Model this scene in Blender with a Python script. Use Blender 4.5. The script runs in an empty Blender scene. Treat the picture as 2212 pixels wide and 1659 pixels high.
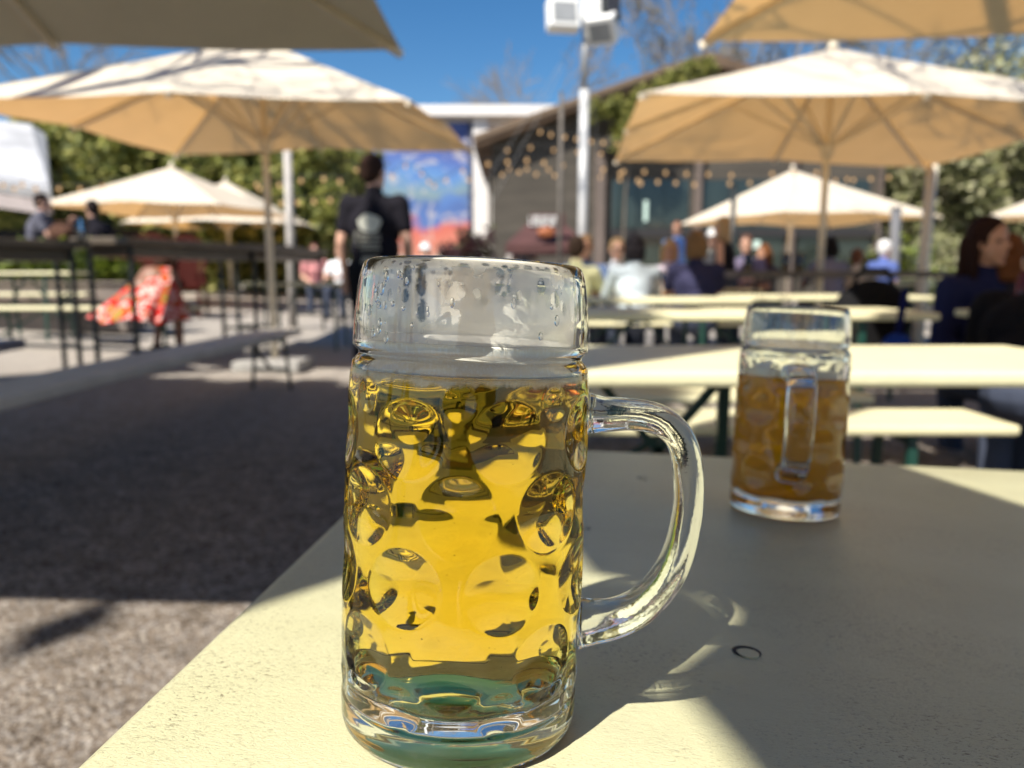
import bpy, bmesh, math, random
from mathutils import Vector, Matrix, noise as mnoise
R = math.radians
rnd = random.Random(7)
scene = bpy.context.scene
COL = scene.collection
V = Vector

# ------------------------------------------------------------------ frames
CAM = V((0, 0, 0.9)); PITCH = R(8.3); F = 1640.0           # focal length in units of a 2212 px wide picture
cP, sP = math.cos(PITCH), math.sin(PITCH)

def c2w(x, y, z):            # camera axes (right, up, back) -> world direction
    return V((x, -z * cP + y * sP, z * sP + y * cP))

def ray(px, py):
    return c2w((px - 1106) / F, (829.5 - py) / F, -1)

def at(px, py, Y):           # the point at forward distance Y seen in that direction
    r = ray(px, py); return CAM + r * (Y / r.y)

def atz(px, py, z):
    r = ray(px, py); return CAM + r * ((z - CAM.z) / r.z)

def gz(x, y):                # gently rising gravel to the left and far back
    return 0.05 * min(max(-x - 1.8, 0), 5) * min(max((y - 2) / 5, 0), 1) + 0.012 * min(max(y - 9, 0), 14)

# table plane (the near table stands a little askew on the gravel)
nC = V((0.04, 1, 0.0855)).normalized()
tn = c2w(*nC).normalized()
tf = c2w(0.0205, 0.0347, -0.4159).normalized()
tf = (tf - tn * tf.dot(tn)).normalized()
tr = tf.cross(tn).normalized()
TO = CAM - tn * 0.178
TM = Matrix(((tr.x, tf.x, tn.x, TO.x), (tr.y, tf.y, tn.y, TO.y), (tr.z, tf.z, tn.z, TO.z), (0, 0, 0, 1)))

def tab(px, py):             # picture direction -> table plane coordinates
    r = ray(px, py); t = -0.178 / r.dot(tn)
    p = CAM + r * t - TO
    return V((p.dot(tr), p.dot(tf), 0))

SUN_EL = R(50)
sh = V((0.63, 0.78)).normalized()
LIGHT = V((sh.x * math.cos(SUN_EL), sh.y * math.cos(SUN_EL), -math.sin(SUN_EL)))   # travel direction of sunlight

# ------------------------------------------------------------------ mesh helper
class MB:
    def __init__(s): s.v = []; s.f = []; s.m = []
    def add(s, vs, fs, mi=0, M=None):
        o = len(s.v)
        s.v += [tuple(M @ V(p)) if M else tuple(p) for p in vs]
        for f in fs: s.f.append([i + o for i in f]); s.m.append(mi)
    def box(s, c, d, M=None, mi=0):
        x, y, z = d[0] / 2, d[1] / 2, d[2] / 2
        vs = [(c[0] + a * x, c[1] + b * y, c[2] + e * z) for a in (-1, 1) for b in (-1, 1) for e in (-1, 1)]
        s.add(vs, [(0, 1, 3, 2), (4, 6, 7, 5), (0, 4, 5, 1), (2, 3, 7, 6), (0, 2, 6, 4), (1, 5, 7, 3)], mi, M)
    def bar(s, p, q, w, h, mi=0):
        p, q = V(p), V(q); d = (q - p); L = d.length
        if L < 1e-6: return
        Q = d.to_track_quat('X', 'Z').to_matrix().to_4x4(); Q.translation = (p + q) / 2
        s.box((0, 0, 0), (L, w, h), Q, mi)
    def tube(s, pts, rad, n=10, mi=0, cap=True):
        pts = [V(p) for p in pts]
        if not isinstance(rad, (list, tuple)): rad = [rad] * len(pts)
        o = len(s.v); up = V((0, 0, 1)); prev = None
        for i, p in enumerate(pts):
            a = pts[max(i - 1, 0)]; b = pts[min(i + 1, len(pts) - 1)]
            t = (b - a).normalized()
            if prev is None:
                u = t.cross(up)
                if u.length < 1e-3: u = t.cross(V((1, 0, 0)))
            else:
                u = prev - t * prev.dot(t)
            u.normalize(); w = t.cross(u); prev = u
            for k in range(n):
                an = 2 * math.pi * k / n
                s.v.append(tuple(p + (u * math.cos(an) + w * math.sin(an)) * rad[i]))
        for i in range(len(pts) - 1):
            for k in range(n):
                k2 = (k + 1) % n
                s.f.append([o + i * n + k, o + i * n + k2, o + (i + 1) * n + k2, o + (i + 1) * n + k]); s.m.append(mi)
        if cap:
            s.f.append([o + k for k in range(n)][::-1]); s.m.append(mi)
            e = o + (len(pts) - 1) * n
            s.f.append([e + k for k in range(n)]); s.m.append(mi)
    def ell(s, c, r, M=None, n=14, m=9, mi=0):
        vs = []; fs = []
        for i in range(m + 1):
            ph = math.pi * i / m
            for k in range(n):
                a = 2 * math.pi * k / n
                vs.append((c[0] + r[0] * math.sin(ph) * math.cos(a), c[1] + r[1] * math.sin(ph) * math.sin(a), c[2] + r[2] * math.cos(ph)))
        for i in range(m):
            for k in range(n):
                k2 = (k + 1) % n
                if i == 0: fs.append((k, (i + 1) * n + k, (i + 1) * n + k2))
                elif i == m - 1: fs.append((i * n + k, (i + 1) * n + k, i * n + k2))
                else: fs.append((i * n + k, (i + 1) * n + k, (i + 1) * n + k2, i * n + k2))
        s.add(vs, fs, mi, M)
    def cap(s, p, q, r0, r1, n=12):          # tapered capsule
        p, q = V(p), V(q); d = q - p
        if d.length < 1e-5: d = V((0, 0, 1e-4))
        t = d.normalized(); pts = []; rs = []
        for a in (75, 50, 25): pts.append(p - t * r0 * math.sin(R(a))); rs.append(r0 * math.cos(R(a)))
        pts += [p, q]; rs += [r0, r1]
        for a in (25, 50, 75): pts.append(q + t * r1 * math.sin(R(a))); rs.append(r1 * math.cos(R(a)))
        s.tube(pts, rs, n)
    def lathe(s, prof, n=32, M=None, mi=0, c=(0, 0, 0)):
        vs = []; fs = []
        for r, z in prof:
            for k in range(n):
                a = 2 * math.pi * k / n
                vs.append((c[0] + r * math.cos(a), c[1] + r * math.sin(a), c[2] + z))
        for i in range(len(prof) - 1):
            for k in range(n):
                k2 = (k + 1) % n
                fs.append((i * n + k, i * n + k2, (i + 1) * n + k2, (i + 1) * n + k))
        s.add(vs, fs, mi, M)
    def prism(s, poly, y0, y1, mi=0):        # polygon in xz, extruded along y
        n = len(poly)
        vs = [(x, y0, z) for x, z in poly] + [(x, y1, z) for x, z in poly]
        fs = [list(range(n)), list(range(2 * n - 1, n - 1, -1))] + [(i, i + n, (i + 1) % n + n, (i + 1) % n) for i in range(n)]
        s.add(vs, fs, mi)
    def mesh(s, name, mats, smooth=False, fixn=True):
        me = bpy.data.meshes.new(name); me.from_pydata(s.v, [], s.f)
        for m in (mats if isinstance(mats, (list, tuple)) else [mats]): me.materials.append(m)
        me.polygons.foreach_set('material_index', s.m)
        if fixn:
            b = bmesh.new(); b.from_mesh(me); bmesh.ops.recalc_face_normals(b, faces=b.faces); b.to_mesh(me); b.free()
        me.polygons.foreach_set('use_smooth', [smooth] * len(me.polygons))
        me.update(); return me
    def build(s, name, mats, parent=None, smooth=False, bevel=0, seg=2, remesh=0, fixn=True, loc=None, auto=False):
        me = s.mesh(name, mats, smooth, fixn)
        o = bpy.data.objects.new(name, me); COL.objects.link(o)
        if parent: o.parent = parent
        if loc: o.location = loc
        if bevel:
            b = bmesh.new(); b.from_mesh(me)
            bmesh.ops.bevel(b, geom=[e for e in b.edges if e.calc_face_angle(0) > 0.5], offset=bevel, segments=seg, profile=0.5, affect='EDGES')
            b.to_mesh(me); b.free()
        if remesh:
            md = o.modifiers.new('r', 'REMESH'); md.mode = 'VOXEL'; md.voxel_size = remesh; md.use_smooth_shade = True
            ms = o.modifiers.new('s', 'SMOOTH'); ms.factor = 0.5; ms.iterations = 2
            dg = bpy.context.evaluated_depsgraph_get()
            nm = bpy.data.meshes.new_from_object(o.evaluated_get(dg))
            o.modifiers.clear(); o.data = nm; nm.name = name
        if auto:
            a = [min(max(p, 0), 1) for p in ()]
        return o

def tag(o, label=None, cat=None, group=None, kind=None):
    if label: o['label'] = label
    if cat: o['category'] = cat
    if group: o['group'] = group
    if kind: o['kind'] = kind
    return o

def thing(name, label, cat, loc=(0, 0, 0), rz=0, group=None):
    o = bpy.data.objects.new(name, None); COL.objects.link(o); o.empty_display_size = 0.1
    o.location = loc; o.rotation_euler = (0, 0, rz)
    return tag(o, label, cat, group)

# ------------------------------------------------------------------ materials
def newmat(name):
    m = bpy.data.materials.new(name); m.use_nodes = True
    nt = m.node_tree; nt.nodes.clear()
    return m, nt, nt.nodes.new('ShaderNodeOutputMaterial')

def N(nt, typ, **kw):
    n = nt.nodes.new(typ)
    for k, v in kw.items():
        if hasattr(n, k) and k not in ('Scale',): setattr(n, k, v)
    return n

def texcoord(nt, kind='Object', scale=None):
    tc = nt.nodes.new('ShaderNodeTexCoord'); out = tc.outputs[kind]
    if scale:
        mp = nt.nodes.new('ShaderNodeMapping'); mp.inputs['Scale'].default_value = scale
        nt.links.new(out, mp.inputs['Vector']); out = mp.outputs['Vector']
    return out

def noi(nt, vec, scale, detail=4, rough=0.55, dist=0):
    n = nt.nodes.new('ShaderNodeTexNoise'); n.inputs['Scale'].default_value = scale
    n.inputs['Detail'].default_value = detail; n.inputs['Roughness'].default_value = rough; n.inputs['Distortion'].default_value = dist
    nt.links.new(vec, n.inputs['Vector']); return n.outputs['Fac']

def ramp(nt, fac, stops):
    r = nt.nodes.new('ShaderNodeValToRGB'); e = r.color_ramp.elements
    while len(e) > 1: e.remove(e[-1])
    e[0].position = stops[0][0]; e[0].color = tuple(stops[0][1]) + (1,) if len(stops[0][1]) == 3 else stops[0][1]
    for p, c in stops[1:]:
        x = e.new(p); x.color = tuple(c) + (1,)
    nt.links.new(fac, r.inputs['Fac']); return r.outputs['Color']

def mixc(nt, fac, a, b, mode='MIX'):
    m = nt.nodes.new('ShaderNodeMix'); m.data_type = 'RGBA'; m.blend_type = mode
    for sock, val in ((m.inputs[0], fac), (m.inputs[6], a), (m.inputs[7], b)):
        if hasattr(val, 'is_output'): nt.links.new(val, sock)
        elif isinstance(val, (int, float)): sock.default_value = val
        else: sock.default_value = tuple(val) + (1,)
    return m.outputs[2]

def bump(nt, h, strength, dist=0.01):
    b = nt.nodes.new('ShaderNodeBump'); b.inputs['Strength'].default_value = strength; b.inputs['Distance'].default_value = dist
    nt.links.new(h, b.inputs['Height']); return b.outputs['Normal']

def mat(name, col, rough=0.6, var=0.18, scale=6, bs=0.0, bscale=60, metal=0.0, spec=0.5, coord='Object', stretch=None, dirt=None):
    m, nt, out = newmat(name)
    p = nt.nodes.new('ShaderNodeBsdfPrincipled'); nt.links.new(p.outputs[0], out.inputs[0])
    vec = texcoord(nt, coord, stretch)
    f = noi(nt, vec, scale, 5, 0.6)
    lo = [c * (1 - var) for c in col]; hi = [min(c * (1 + var), 1) for c in col]
    c = ramp(nt, f, [(0.25, lo), (0.75, hi)])
    if dirt:
        f2 = noi(nt, vec, scale * 0.4, 6, 0.7)
        c = mixc(nt, ramp(nt, f2, [(0.5, (0, 0, 0)), (0.72, (0.8, 0.8, 0.8))]), c, dirt)
    nt.links.new(c, p.inputs['Base Color'])
    p.inputs['Roughness'].default_value = rough; p.inputs['Metallic'].default_value = metal
    p.inputs['Specular IOR Level'].default_value = spec
    if bs:
        nt.links.new(bump(nt, noi(nt, vec, bscale, 4, 0.6), bs, 0.01), p.inputs['Normal'])
    return m

def glass_mat(name, col, rough, ior):
    m, nt, out = newmat(name)
    g = nt.nodes.new('ShaderNodeBsdfGlass'); g.inputs['Color'].default_value = tuple(col) + (1,)
    g.inputs['Roughness'].default_value = rough; g.inputs['IOR'].default_value = ior
    nt.links.new(g.outputs[0], out.inputs[0])
    return m, nt, out, g

def cloth_mat(name, col, tcol, fac=0.45, scale=3.0):
    m, nt, out = newmat(name)
    d = nt.nodes.new('ShaderNodeBsdfDiffuse'); t = nt.nodes.new('ShaderNodeBsdfTranslucent'); mx = nt.nodes.new('ShaderNodeMixShader')
    vec = texcoord(nt)
    f = noi(nt, vec, scale, 5, 0.6)
    nt.links.new(ramp(nt, f, [(0.2, [c * 0.9 for c in col]), (0.8, col)]), d.inputs['Color'])
    nt.links.new(ramp(nt, f, [(0.2, [c * 0.85 for c in tcol]), (0.8, tcol)]), t.inputs['Color'])
    nb = bump(nt, noi(nt, vec, 4, 4, 0.6), 0.5, 0.03)
    nt.links.new(nb, d.inputs['Normal'])
    mx.inputs[0].default_value = fac
    nt.links.new(d.outputs[0], mx.inputs[1]); nt.links.new(t.outputs[0], mx.inputs[2]); nt.links.new(mx.outputs[0], out.inputs[0])
    return m

def leaf_mat(name, col):
    m, nt, out = newmat(name)
    d = nt.nodes.new('ShaderNodeBsdfPrincipled'); t = nt.nodes.new('ShaderNodeBsdfTranslucent'); mx = nt.nodes.new('ShaderNodeMixShader')
    c = ramp(nt, noi(nt, texcoord(nt), 1.3, 3), [(0.3, [x * 0.65 for x in col]), (0.7, [x * 1.3 for x in col])])
    nt.links.new(c, d.inputs['Base Color']); d.inputs['Roughness'].default_value = 0.5
    nt.links.new(c, t.inputs['Color'])
    mx.inputs[0].default_value = 0.35
    nt.links.new(d.outputs[0], mx.inputs[1]); nt.links.new(t.outputs[0], mx.inputs[2]); nt.links.new(mx.outputs[0], out.inputs[0])
    return m
# ------------------------------------------------------------------ glass mugs
CAUSTICS = True
def glassy():
    m, nt, out, g = glass_mat('mug_glass', (0.985, 0.995, 0.985), 0.0, 1.5)
    vec = texcoord(nt)
    return m
M_glass = glassy()
def handle_glass():
    m, nt, out, g = glass_mat('handle_glass', (0.985, 0.995, 0.985), 0.0, 1.5)
    vec = texcoord(nt)
    h = mixc(nt, 0.5, noi(nt, vec, 90, 3, 0.6), noi(nt, vec, 420, 3, 0.6))
    nt.links.new(bump(nt, h, 0.045, 0.003), g.inputs['Normal'])
    return m
M_hglass = handle_glass()

def beer_clear(ior):
    m, nt, out, g = glass_mat('clear_lager', (1, 1, 1), 0.0, ior)
    v = nt.nodes.new('ShaderNodeVolumeAbsorption'); v.inputs['Color'].default_value = (0.98, 0.858, 0.10, 1); v.inputs['Density'].default_value = 38
    nt.links.new(v.outputs[0], out.inputs['Volume'])
    return m
def beer_cloudy(ior):
    m, nt, out = newmat('cloudy_amber_beer')
    d = nt.nodes.new('ShaderNodeBsdfDiffuse'); t = nt.nodes.new('ShaderNodeBsdfTranslucent'); g = nt.nodes.new('ShaderNodeBsdfRefraction')
    d.inputs['Color'].default_value = (1.0, 0.60, 0.03, 1); t.inputs['Color'].default_value = (1.0, 0.62, 0.04, 1)
    g.inputs['Color'].default_value = (1.0, 0.72, 0.07, 1); g.inputs['IOR'].default_value = ior; g.inputs['Roughness'].default_value = 0.03
    a = nt.nodes.new('ShaderNodeMixShader'); a.inputs[0].default_value = 0.7
    c = nt.nodes.new('ShaderNodeMixShader'); c.inputs[0].default_value = 0.24
    nt.links.new(d.outputs[0], a.inputs[1]); nt.links.new(t.outputs[0], a.inputs[2])
    nt.links.new(a.outputs[0], c.inputs[1]); nt.links.new(g.outputs[0], c.inputs[2]); nt.links.new(c.outputs[0], out.inputs[0])
    return m
def foam_mat():
    m, nt, out = newmat('beer_foam')
    d = nt.nodes.new('ShaderNodeBsdfDiffuse'); t = nt.nodes.new('ShaderNodeBsdfTranslucent'); a = nt.nodes.new('ShaderNodeMixShader')
    tr_ = nt.nodes.new('ShaderNodeBsdfTransparent'); c = nt.nodes.new('ShaderNodeMixShader')
    vec = texcoord(nt)
    vo = nt.nodes.new('ShaderNodeTexVoronoi'); vo.inputs['Scale'].default_value = 900; nt.links.new(vec, vo.inputs['Vector'])
    col = ramp(nt, vo.outputs['Distance'], [(0.0, (1.0, 0.985, 0.95)), (0.6, (0.93, 0.88, 0.78))])
    nt.links.new(col, d.inputs['Color']); nt.links.new(col, t.inputs['Color']); a.inputs[0].default_value = 0.35
    nt.links.new(d.outputs[0], a.inputs[1]); nt.links.new(t.outputs[0], a.inputs[2])
    at_ = nt.nodes.new('ShaderNodeAttribute'); at_.attribute_name = 'film'
    nt.links.new(at_.outputs['Fac'], c.inputs[0]); nt.links.new(tr_.outputs[0], c.inputs[1]); nt.links.new(a.outputs[0], c.inputs[2])
    nt.links.new(c.outputs[0], out.inputs[0])
    return m
def film_mat():
    m, nt, out = newmat('fogged_inside_film')
    d = nt.nodes.new('ShaderNodeBsdfDiffuse'); t = nt.nodes.new('ShaderNodeBsdfTranslucent'); a = nt.nodes.new('ShaderNodeMixShader')
    tr_ = nt.nodes.new('ShaderNodeBsdfTransparent'); c = nt.nodes.new('ShaderNodeMixShader')
    d.inputs['Color'].default_value = (0.97, 0.92, 0.83, 1); t.inputs['Color'].default_value = (0.97, 0.91, 0.80, 1); a.inputs[0].default_value = 0.55
    at_ = nt.nodes.new('ShaderNodeAttribute'); at_.attribute_name = 'film'
    nt.links.new(d.outputs[0], a.inputs[1]); nt.links.new(t.outputs[0], a.inputs[2])
    nt.links.new(at_.outputs['Fac'], c.inputs[0]); nt.links.new(tr_.outputs[0], c.inputs[1]); nt.links.new(a.outputs[0], c.inputs[2])
    nt.links.new(c.outputs[0], out.inputs[0])
    return m
beer1, beer2 = [(f_(1.34 / 1.5), f_(1.34)) for f_ in (beer_clear, beer_cloudy)]
M_foam, M_film = foam_mat(), film_mat()
M_water = glass_mat('water_drop', (1, 1, 1), 0.0, 1.33)[0]

def lerp_prof(prof, h):
    if h <= prof[0][0]: return prof[0][1]
    for (h0, r0), (h1, r1) in zip(prof, prof[1:]):
        if h <= h1:
            k = (h - h0) / max(h1 - h0, 1e-9); return r0 + (r1 - r0) * k
    return prof[-1][1]

OUT = [(0.0, 0.0475), (0.001, 0.0493), (0.003, 0.0508), (0.006, 0.0516), (0.012, 0.0519), (0.0155, 0.0518), (0.0172, 0.0512), (0.019, 0.0515), (0.024, 0.0522), (0.04, 0.0524),
       (0.08, 0.0525), (0.12, 0.0523), (0.145, 0.0518), (0.154, 0.0511), (0.158, 0.0502), (0.1598, 0.0486), (0.1605, 0.0479), (0.1622, 0.0478), (0.1632, 0.0488),
       (0.1645, 0.0502), (0.1665, 0.0503), (0.175, 0.0500), (0.185, 0.0492), (0.194, 0.0478), (0.1975, 0.0468), (0.1992, 0.0459), (0.19985, 0.0449)]
INN = [(0.0165, 0.0), (0.0167, 0.012), (0.0173, 0.026), (0.0190, 0.036), (0.0220, 0.0418), (0.028, 0.0452), (0.036, 0.0466), (0.08, 0.0470), (0.12, 0.0470), (0.15, 0.0464),
       (0.158, 0.0455), (0.1615, 0.0447), (0.166, 0.0452), (0.175, 0.0453), (0.185, 0.0447), (0.194, 0.0436), (0.1975, 0.0432), (0.1992, 0.0437), (0.19985, 0.0444)]
ROWS = [(0.0435, 0.0156, 0.5, 0.0032), (0.0728, 0.0160, 0.0, 0.0034), (0.1018, 0.0160, 0.5, 0.0034), (0.1312, 0.0156, 0.0, 0.0031), (0.1465, 0.0068, 0.5, 0.0009), (0.0255, 0.0095, 0.0, 0.0017)]
NEYE = 8; AMP_IN = 0.35; RELIEF = 1.0
def dimple(th, h, phase):
    d = 0
    for ri, (hc, a, ph, dep) in enumerate(ROWS):
        if abs(h - hc) > a + 0.002: continue
        step = 2 * math.pi / NEYE
        k = round((th - phase) / step - ph); key = (k % NEYE) * 7 + ri * 3
        jx = 0.0011 * math.sin(key * 2.3 + 1); jy = 0.0011 * math.sin(key * 3.7); dp = dep * (1 + 0.16 * math.sin(key * 5.1 + 2))
        dx = (th - phase - (k + ph) * step) * 0.052 - jx; dy = h - hc - jy
        q = (dx * dx + dy * dy) / (a * a)
        if q < 1:
            e = 1 - q
            d = max(d, dp * (0.72 * e + 0.28 * e ** 2))
    return d * RELIEF

def wall_surface(mb, prof, hs, n, phase, kind, off=0.0):
    rows = []
    for h in hs:
        r0 = lerp_prof(prof, h); row = []
        for k in range(n):
            th = 2 * math.pi * k / n
            d = dimple(th, h, phase) if kind else 0
            amp = 1.0 if kind == 'out' else AMP_IN
            r = max(r0 - d * amp + off, 0.00001)
            if kind:
                w = mnoise.noise(V((math.cos(th) * 2.2, math.sin(th) * 2.2, h * 40 + (5 if kind == 'inn' else 0)))) * 0.00035
                r += w if 0.025 < h < 0.157 else 0
            row.append((r * math.cos(th), r * math.sin(th), h))
        rows.append(row)
    return rows

def grid_faces(mb, rows, flip=False, mi=0):
    o = len(mb.v); n = len(rows[0])
    for r in rows: mb.v += r
    for i in range(len(rows) - 1):
        for k in range(n):
            k2 = (k + 1) % n
            f = [o + i * n + k, o + i * n + k2, o + (i + 1) * n + k2, o + (i + 1) * n + k]
            mb.f.append(f[::-1] if flip else f); mb.m.append(mi)
    return o

def dense(prof, step):
    hs = [prof[0][0]]
    for (h0, _), (h1, _) in zip(prof, prof[1:]):
        k = max(1, math.ceil((h1 - h0) / step))
        hs += [h0 + (h1 - h0) * i / k for i in range(1, k + 1)]
    return hs

def fbm(p, o=4):
    s = 0; a = 0.5
    for i in range(o): s += a * mnoise.noise(p); p = p * 2.03; a *= 0.5
    return s

def film_attr(o, vals):
    a = o.data.attributes.new('film', 'FLOAT', 'POINT'); a.data.foreach_set('value', vals)

def make_mug(label, pos, az, phase, beer_m, level, tilt, hero):
    global RELIEF
    RELIEF = 1.0 if hero else 0.62
    root = thing('beer_mug', label, 'mug')
    root.matrix_world = TM @ Matrix.Translation(pos + V((0, 0, 0.0006))) @ Matrix.Rotation(az, 4, 'Z')
    n = 320 if hero else 160; st = 0.0008 if hero else 0.0016
    # glass body: outer wall, rim and inner wall form one closed skin
    mb = MB()
    HS = 0.1536; nl = 72                             # the plain lip above HS needs far fewer facets than the eyes
    rows = wall_surface(mb, OUT, [h for h in dense(OUT, st) if h < HS - 0.0002] + [HS], n, phase, 'out')
    o = grid_faces(mb, rows)
    up = wall_surface(mb, OUT, [HS] + [h for h in dense(OUT, 0.004) if h > HS + 0.0004], nl, phase, 'out')
    inn = wall_surface(mb, INN, [max(level, HS)] + [h for h in dense(INN, 0.004) if h > max(level, HS) + 0.0006], nl, phase, 'inn')
    grid_faces(mb, up + inn[::-1])
    if level < HS: grid_faces(mb, wall_surface(mb, INN, [level] + [h for h in dense(INN, st) if level + 0.0004 < h < HS - 0.0002] + [HS], n, phase, 'inn')[::-1])
    mb.v.append((0, 0, 0.0022)); c = len(mb.v) - 1                      # pushed up punt under the base
    ring = []
    for k in range(n):
        th = 2 * math.pi * k / n; mb.v.append((0.043 * math.cos(th), 0.043 * math.sin(th), 0.0022)); ring.append(len(mb.v) - 1)
    for k in range(n):
        k2 = (k + 1) % n
        mb.f.append([o + k2, o + k, ring[k], ring[k2]]); mb.m.append(0)
        mb.f.append([ring[k2], ring[k], c]); mb.m.append(0)
    body = mb.build('glass_body', M_glass, root, smooth=True, fixn=False)
    # handle
    path = [(0.0515, 0.1385), (0.058, 0.1385), (0.068, 0.139), (0.0765, 0.1385), (0.0840, 0.1362), (0.0900, 0.1310), (0.0935, 0.124), (0.0955, 0.114), (0.0962, 0.103), (0.0955, 0.093),
            (0.0937, 0.082), (0.0902, 0.0715), (0.0845, 0.062), (0.0768, 0.0540), (0.0675, 0.0490), (0.0588, 0.0468), (0.0512, 0.0458)]
    tk = [0.0088, 0.0073, 0.0066, 0.0064, 0.0064, 0.0063, 0.0062, 0.0061, 0.006, 0.006, 0.006, 0.0061, 0.0062, 0.0065, 0.007, 0.008, 0.0098]
    wd = [0.0150, 0.0137, 0.0130, 0.0127, 0.0125, 0.0124, 0.0123, 0.0122, 0.0121, 0.012, 0.012, 0.012, 0.0121, 0.0122, 0.0124, 0.0128, 0.0138]
    # smooth resample (Catmull-Rom)
    P = [V((a, 0, c2)) for a, c2 in path]; pts = []; tks = []; wds = []; K = 6
    for i in range(len(P) - 1):
        p0, p1, p2, p3 = P[max(i - 1, 0)], P[i], P[i + 1], P[min(i + 2, len(P) - 1)]
        for j in range(K):
            t = j / K
            pts.append(0.5 * ((2 * p1) + (p2 - p0) * t + (2 * p0 - 5 * p1 + 4 * p2 - p3) * t * t + (3 * p1 - p0 - 3 * p2 + p3) * t ** 3))
            tks.append(tk[i] + (tk[i + 1] - tk[i]) * t); wds.append(wd[i] + (wd[i + 1] - wd[i]) * t)
    pts.append(P[-1]); tks.append(tk[-1]); wds.append(wd[-1])
    mb = MB(); hn = 36; rows = []
    for i, p in enumerate(pts):
        t = (pts[min(i + 1, len(pts) - 1)] - pts[max(i - 1, 0)]).normalized()
        u = V((t.z, 0, -t.x))                      # in plane normal, outwards
        row = []
        for k in range(hn):
            a = 2 * math.pi * k / hn; ca, sa = math.cos(a), math.sin(a)
            ex = 2.0 / 2.9
            q = p + u * (tks[i] * math.copysign(abs(ca) ** ex, ca)) + V((0, 1, 0)) * (wds[i] * math.copysign(abs(sa) ** ex, sa))
            row.append(tuple(q))
        rows.append(row)
    o = grid_faces(mb, rows)
    mb.f.append([o + k for k in range(hn)]); mb.m.append(0)
    e = o + (len(rows) - 1) * hn; mb.f.append([e + k for k in range(hn)]); mb.m.append(0)
    mb.build('handle', M_hglass, root, smooth=True)
    # beer: its side skin is the single glass/liquid boundary, its top the liquid/air boundary
    mb = MB()
    hs = [h for h in dense(INN, st) if h < level - 0.0004] + [level]
    rows = wall_surface(mb, INN, hs, n, phase, 'inn')
    o = grid_faces(mb, rows); prev = o + (len(rows) - 1) * n
    for s_ in (0.985, 0.9, 0.6, 0.3):
        s0 = len(mb.v); mb.v += [(x * s_, y * s_, level - (0.0006 if s_ < 0.95 else 0.0004)) for x, y, z in rows[-1]]
        for k in range(n): mb.f.append([prev + k, prev + (k + 1) % n, s0 + (k + 1) % n, s0 + k]); mb.m.append(1)
        prev = s0
    mb.v.append((0, 0, level - 0.0006)); c = len(mb.v) - 1
    for k in range(n): mb.f.append([prev + k, prev + (k + 1) % n, c]); mb.m.append(1)
    mb.build('beer', list(beer_m), root, smooth=True, fixn=False)
    # foam: a thin head plus bubbles clinging to the wall under it
    mb = MB(); fn = 480 if hero else 200; vals = []
    depth = 0.006 if hero else 0.003; top = level + (0.0122 if hero else 0.008)
    J = 26; rows = []
    for j in range(J + 1):
        row = []
        for k in range(fn):
            th = 2 * math.pi * k / fn
            h = top - (top - level + depth) * j / J
            w = fbm(V((math.cos(th) * 5, math.sin(th) * 5, 3.0)), 5)
            edge = level - depth * (0.62 + 0.75 * w) - 0.0006 * mnoise.noise(V((math.cos(th) * 60, math.sin(th) * 60, 1)))
            a = (h - edge) / 0.0016
            dens = 0.97 if h > level - 0.001 else 0.55 + 0.42 * max(0, 1 - (level - h) / depth) + 0.25 * mnoise.noise(V((th * 9, h * 300, 0)))
            vals.append(max(0, min(a, 1)) * max(0, min(dens, 1)))
            r = lerp_prof(INN, h) - (0.42 * dimple(th, h, phase)) - 0.0014
            row.append((r * math.cos(th), r * math.sin(th), h))
        rows.append(row)
    o = grid_faces(mb, rows[::-1]); vals = [x for j in range(J, -1, -1) for x in vals[j * fn:(j + 1) * fn]]
    L = o + J * fn
    prev = L
    for s_ in (0.9, 0.6, 0.3):
        st0 = len(mb.v)
        for k in range(fn):
            x, y, z = rows[0][k]
            mb.v.append((x * s_, y * s_, top - 0.0003 + 0.0007 * mnoise.noise(V((x * s_ * 220, y * s_ * 220, 0)))))
            vals.append(0.93)
        for k in range(fn): mb.f.append([prev + k, prev + (k + 1) % fn, st0 + (k + 1) % fn, st0 + k]); mb.m.append(0)
        prev = st0
    mb.v.append((0, 0, top)); vals.append(0.93); c = len(mb.v) - 1
    for k in range(fn): mb.f.append([prev + k, prev + (k + 1) % fn, c]); mb.m.append(0)
    st0 = len(mb.v)                                     # underside, just clear of the liquid
    for k in range(fn):
        x, y, z = rows[0][k]; mb.v.append((x * 0.985, y * 0.985, level + 0.0007)); vals.append(1.0)
    mb.v.append((0, 0, level + 0.0007)); vals.append(1.0); c = len(mb.v) - 1
    for k in range(fn): mb.f.append([st0 + (k + 1) % fn, st0 + k, c]); mb.m.append(0)
    jj = o + (J - int(J * (top - level) / (top - level + depth))) * fn
    for k in range(fn): mb.f.append([jj + (k + 1) % fn, jj + k, st0 + k, st0 + (k + 1) % fn]); mb.m.append(0)
    fo = mb.build('foam', M_foam, root, smooth=True, fixn=False); film_attr(fo, vals)
    # condensation film and drops inside the lip
    mb = MB(); vals = []; fn = 640 if hero else 200; J = 96 if hero else 30; lo, hi = top + 0.0002, 0.1972
    rr = random.Random(11)
    holes = [(rr.uniform(-math.pi, math.pi), rr.uniform(0.184, 0.197) - (rr.random() < 0.2) * 0.008, rr.uniform(0.0009, 0.0036), rr.uniform(1.0, 2.0)) for _ in range(85)]
    fr = math.atan2(-pos.y, -pos.x) - az                 # azimuth of the side turned to the viewer
    clear_c = fr - R(48)
    rows = []
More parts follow.
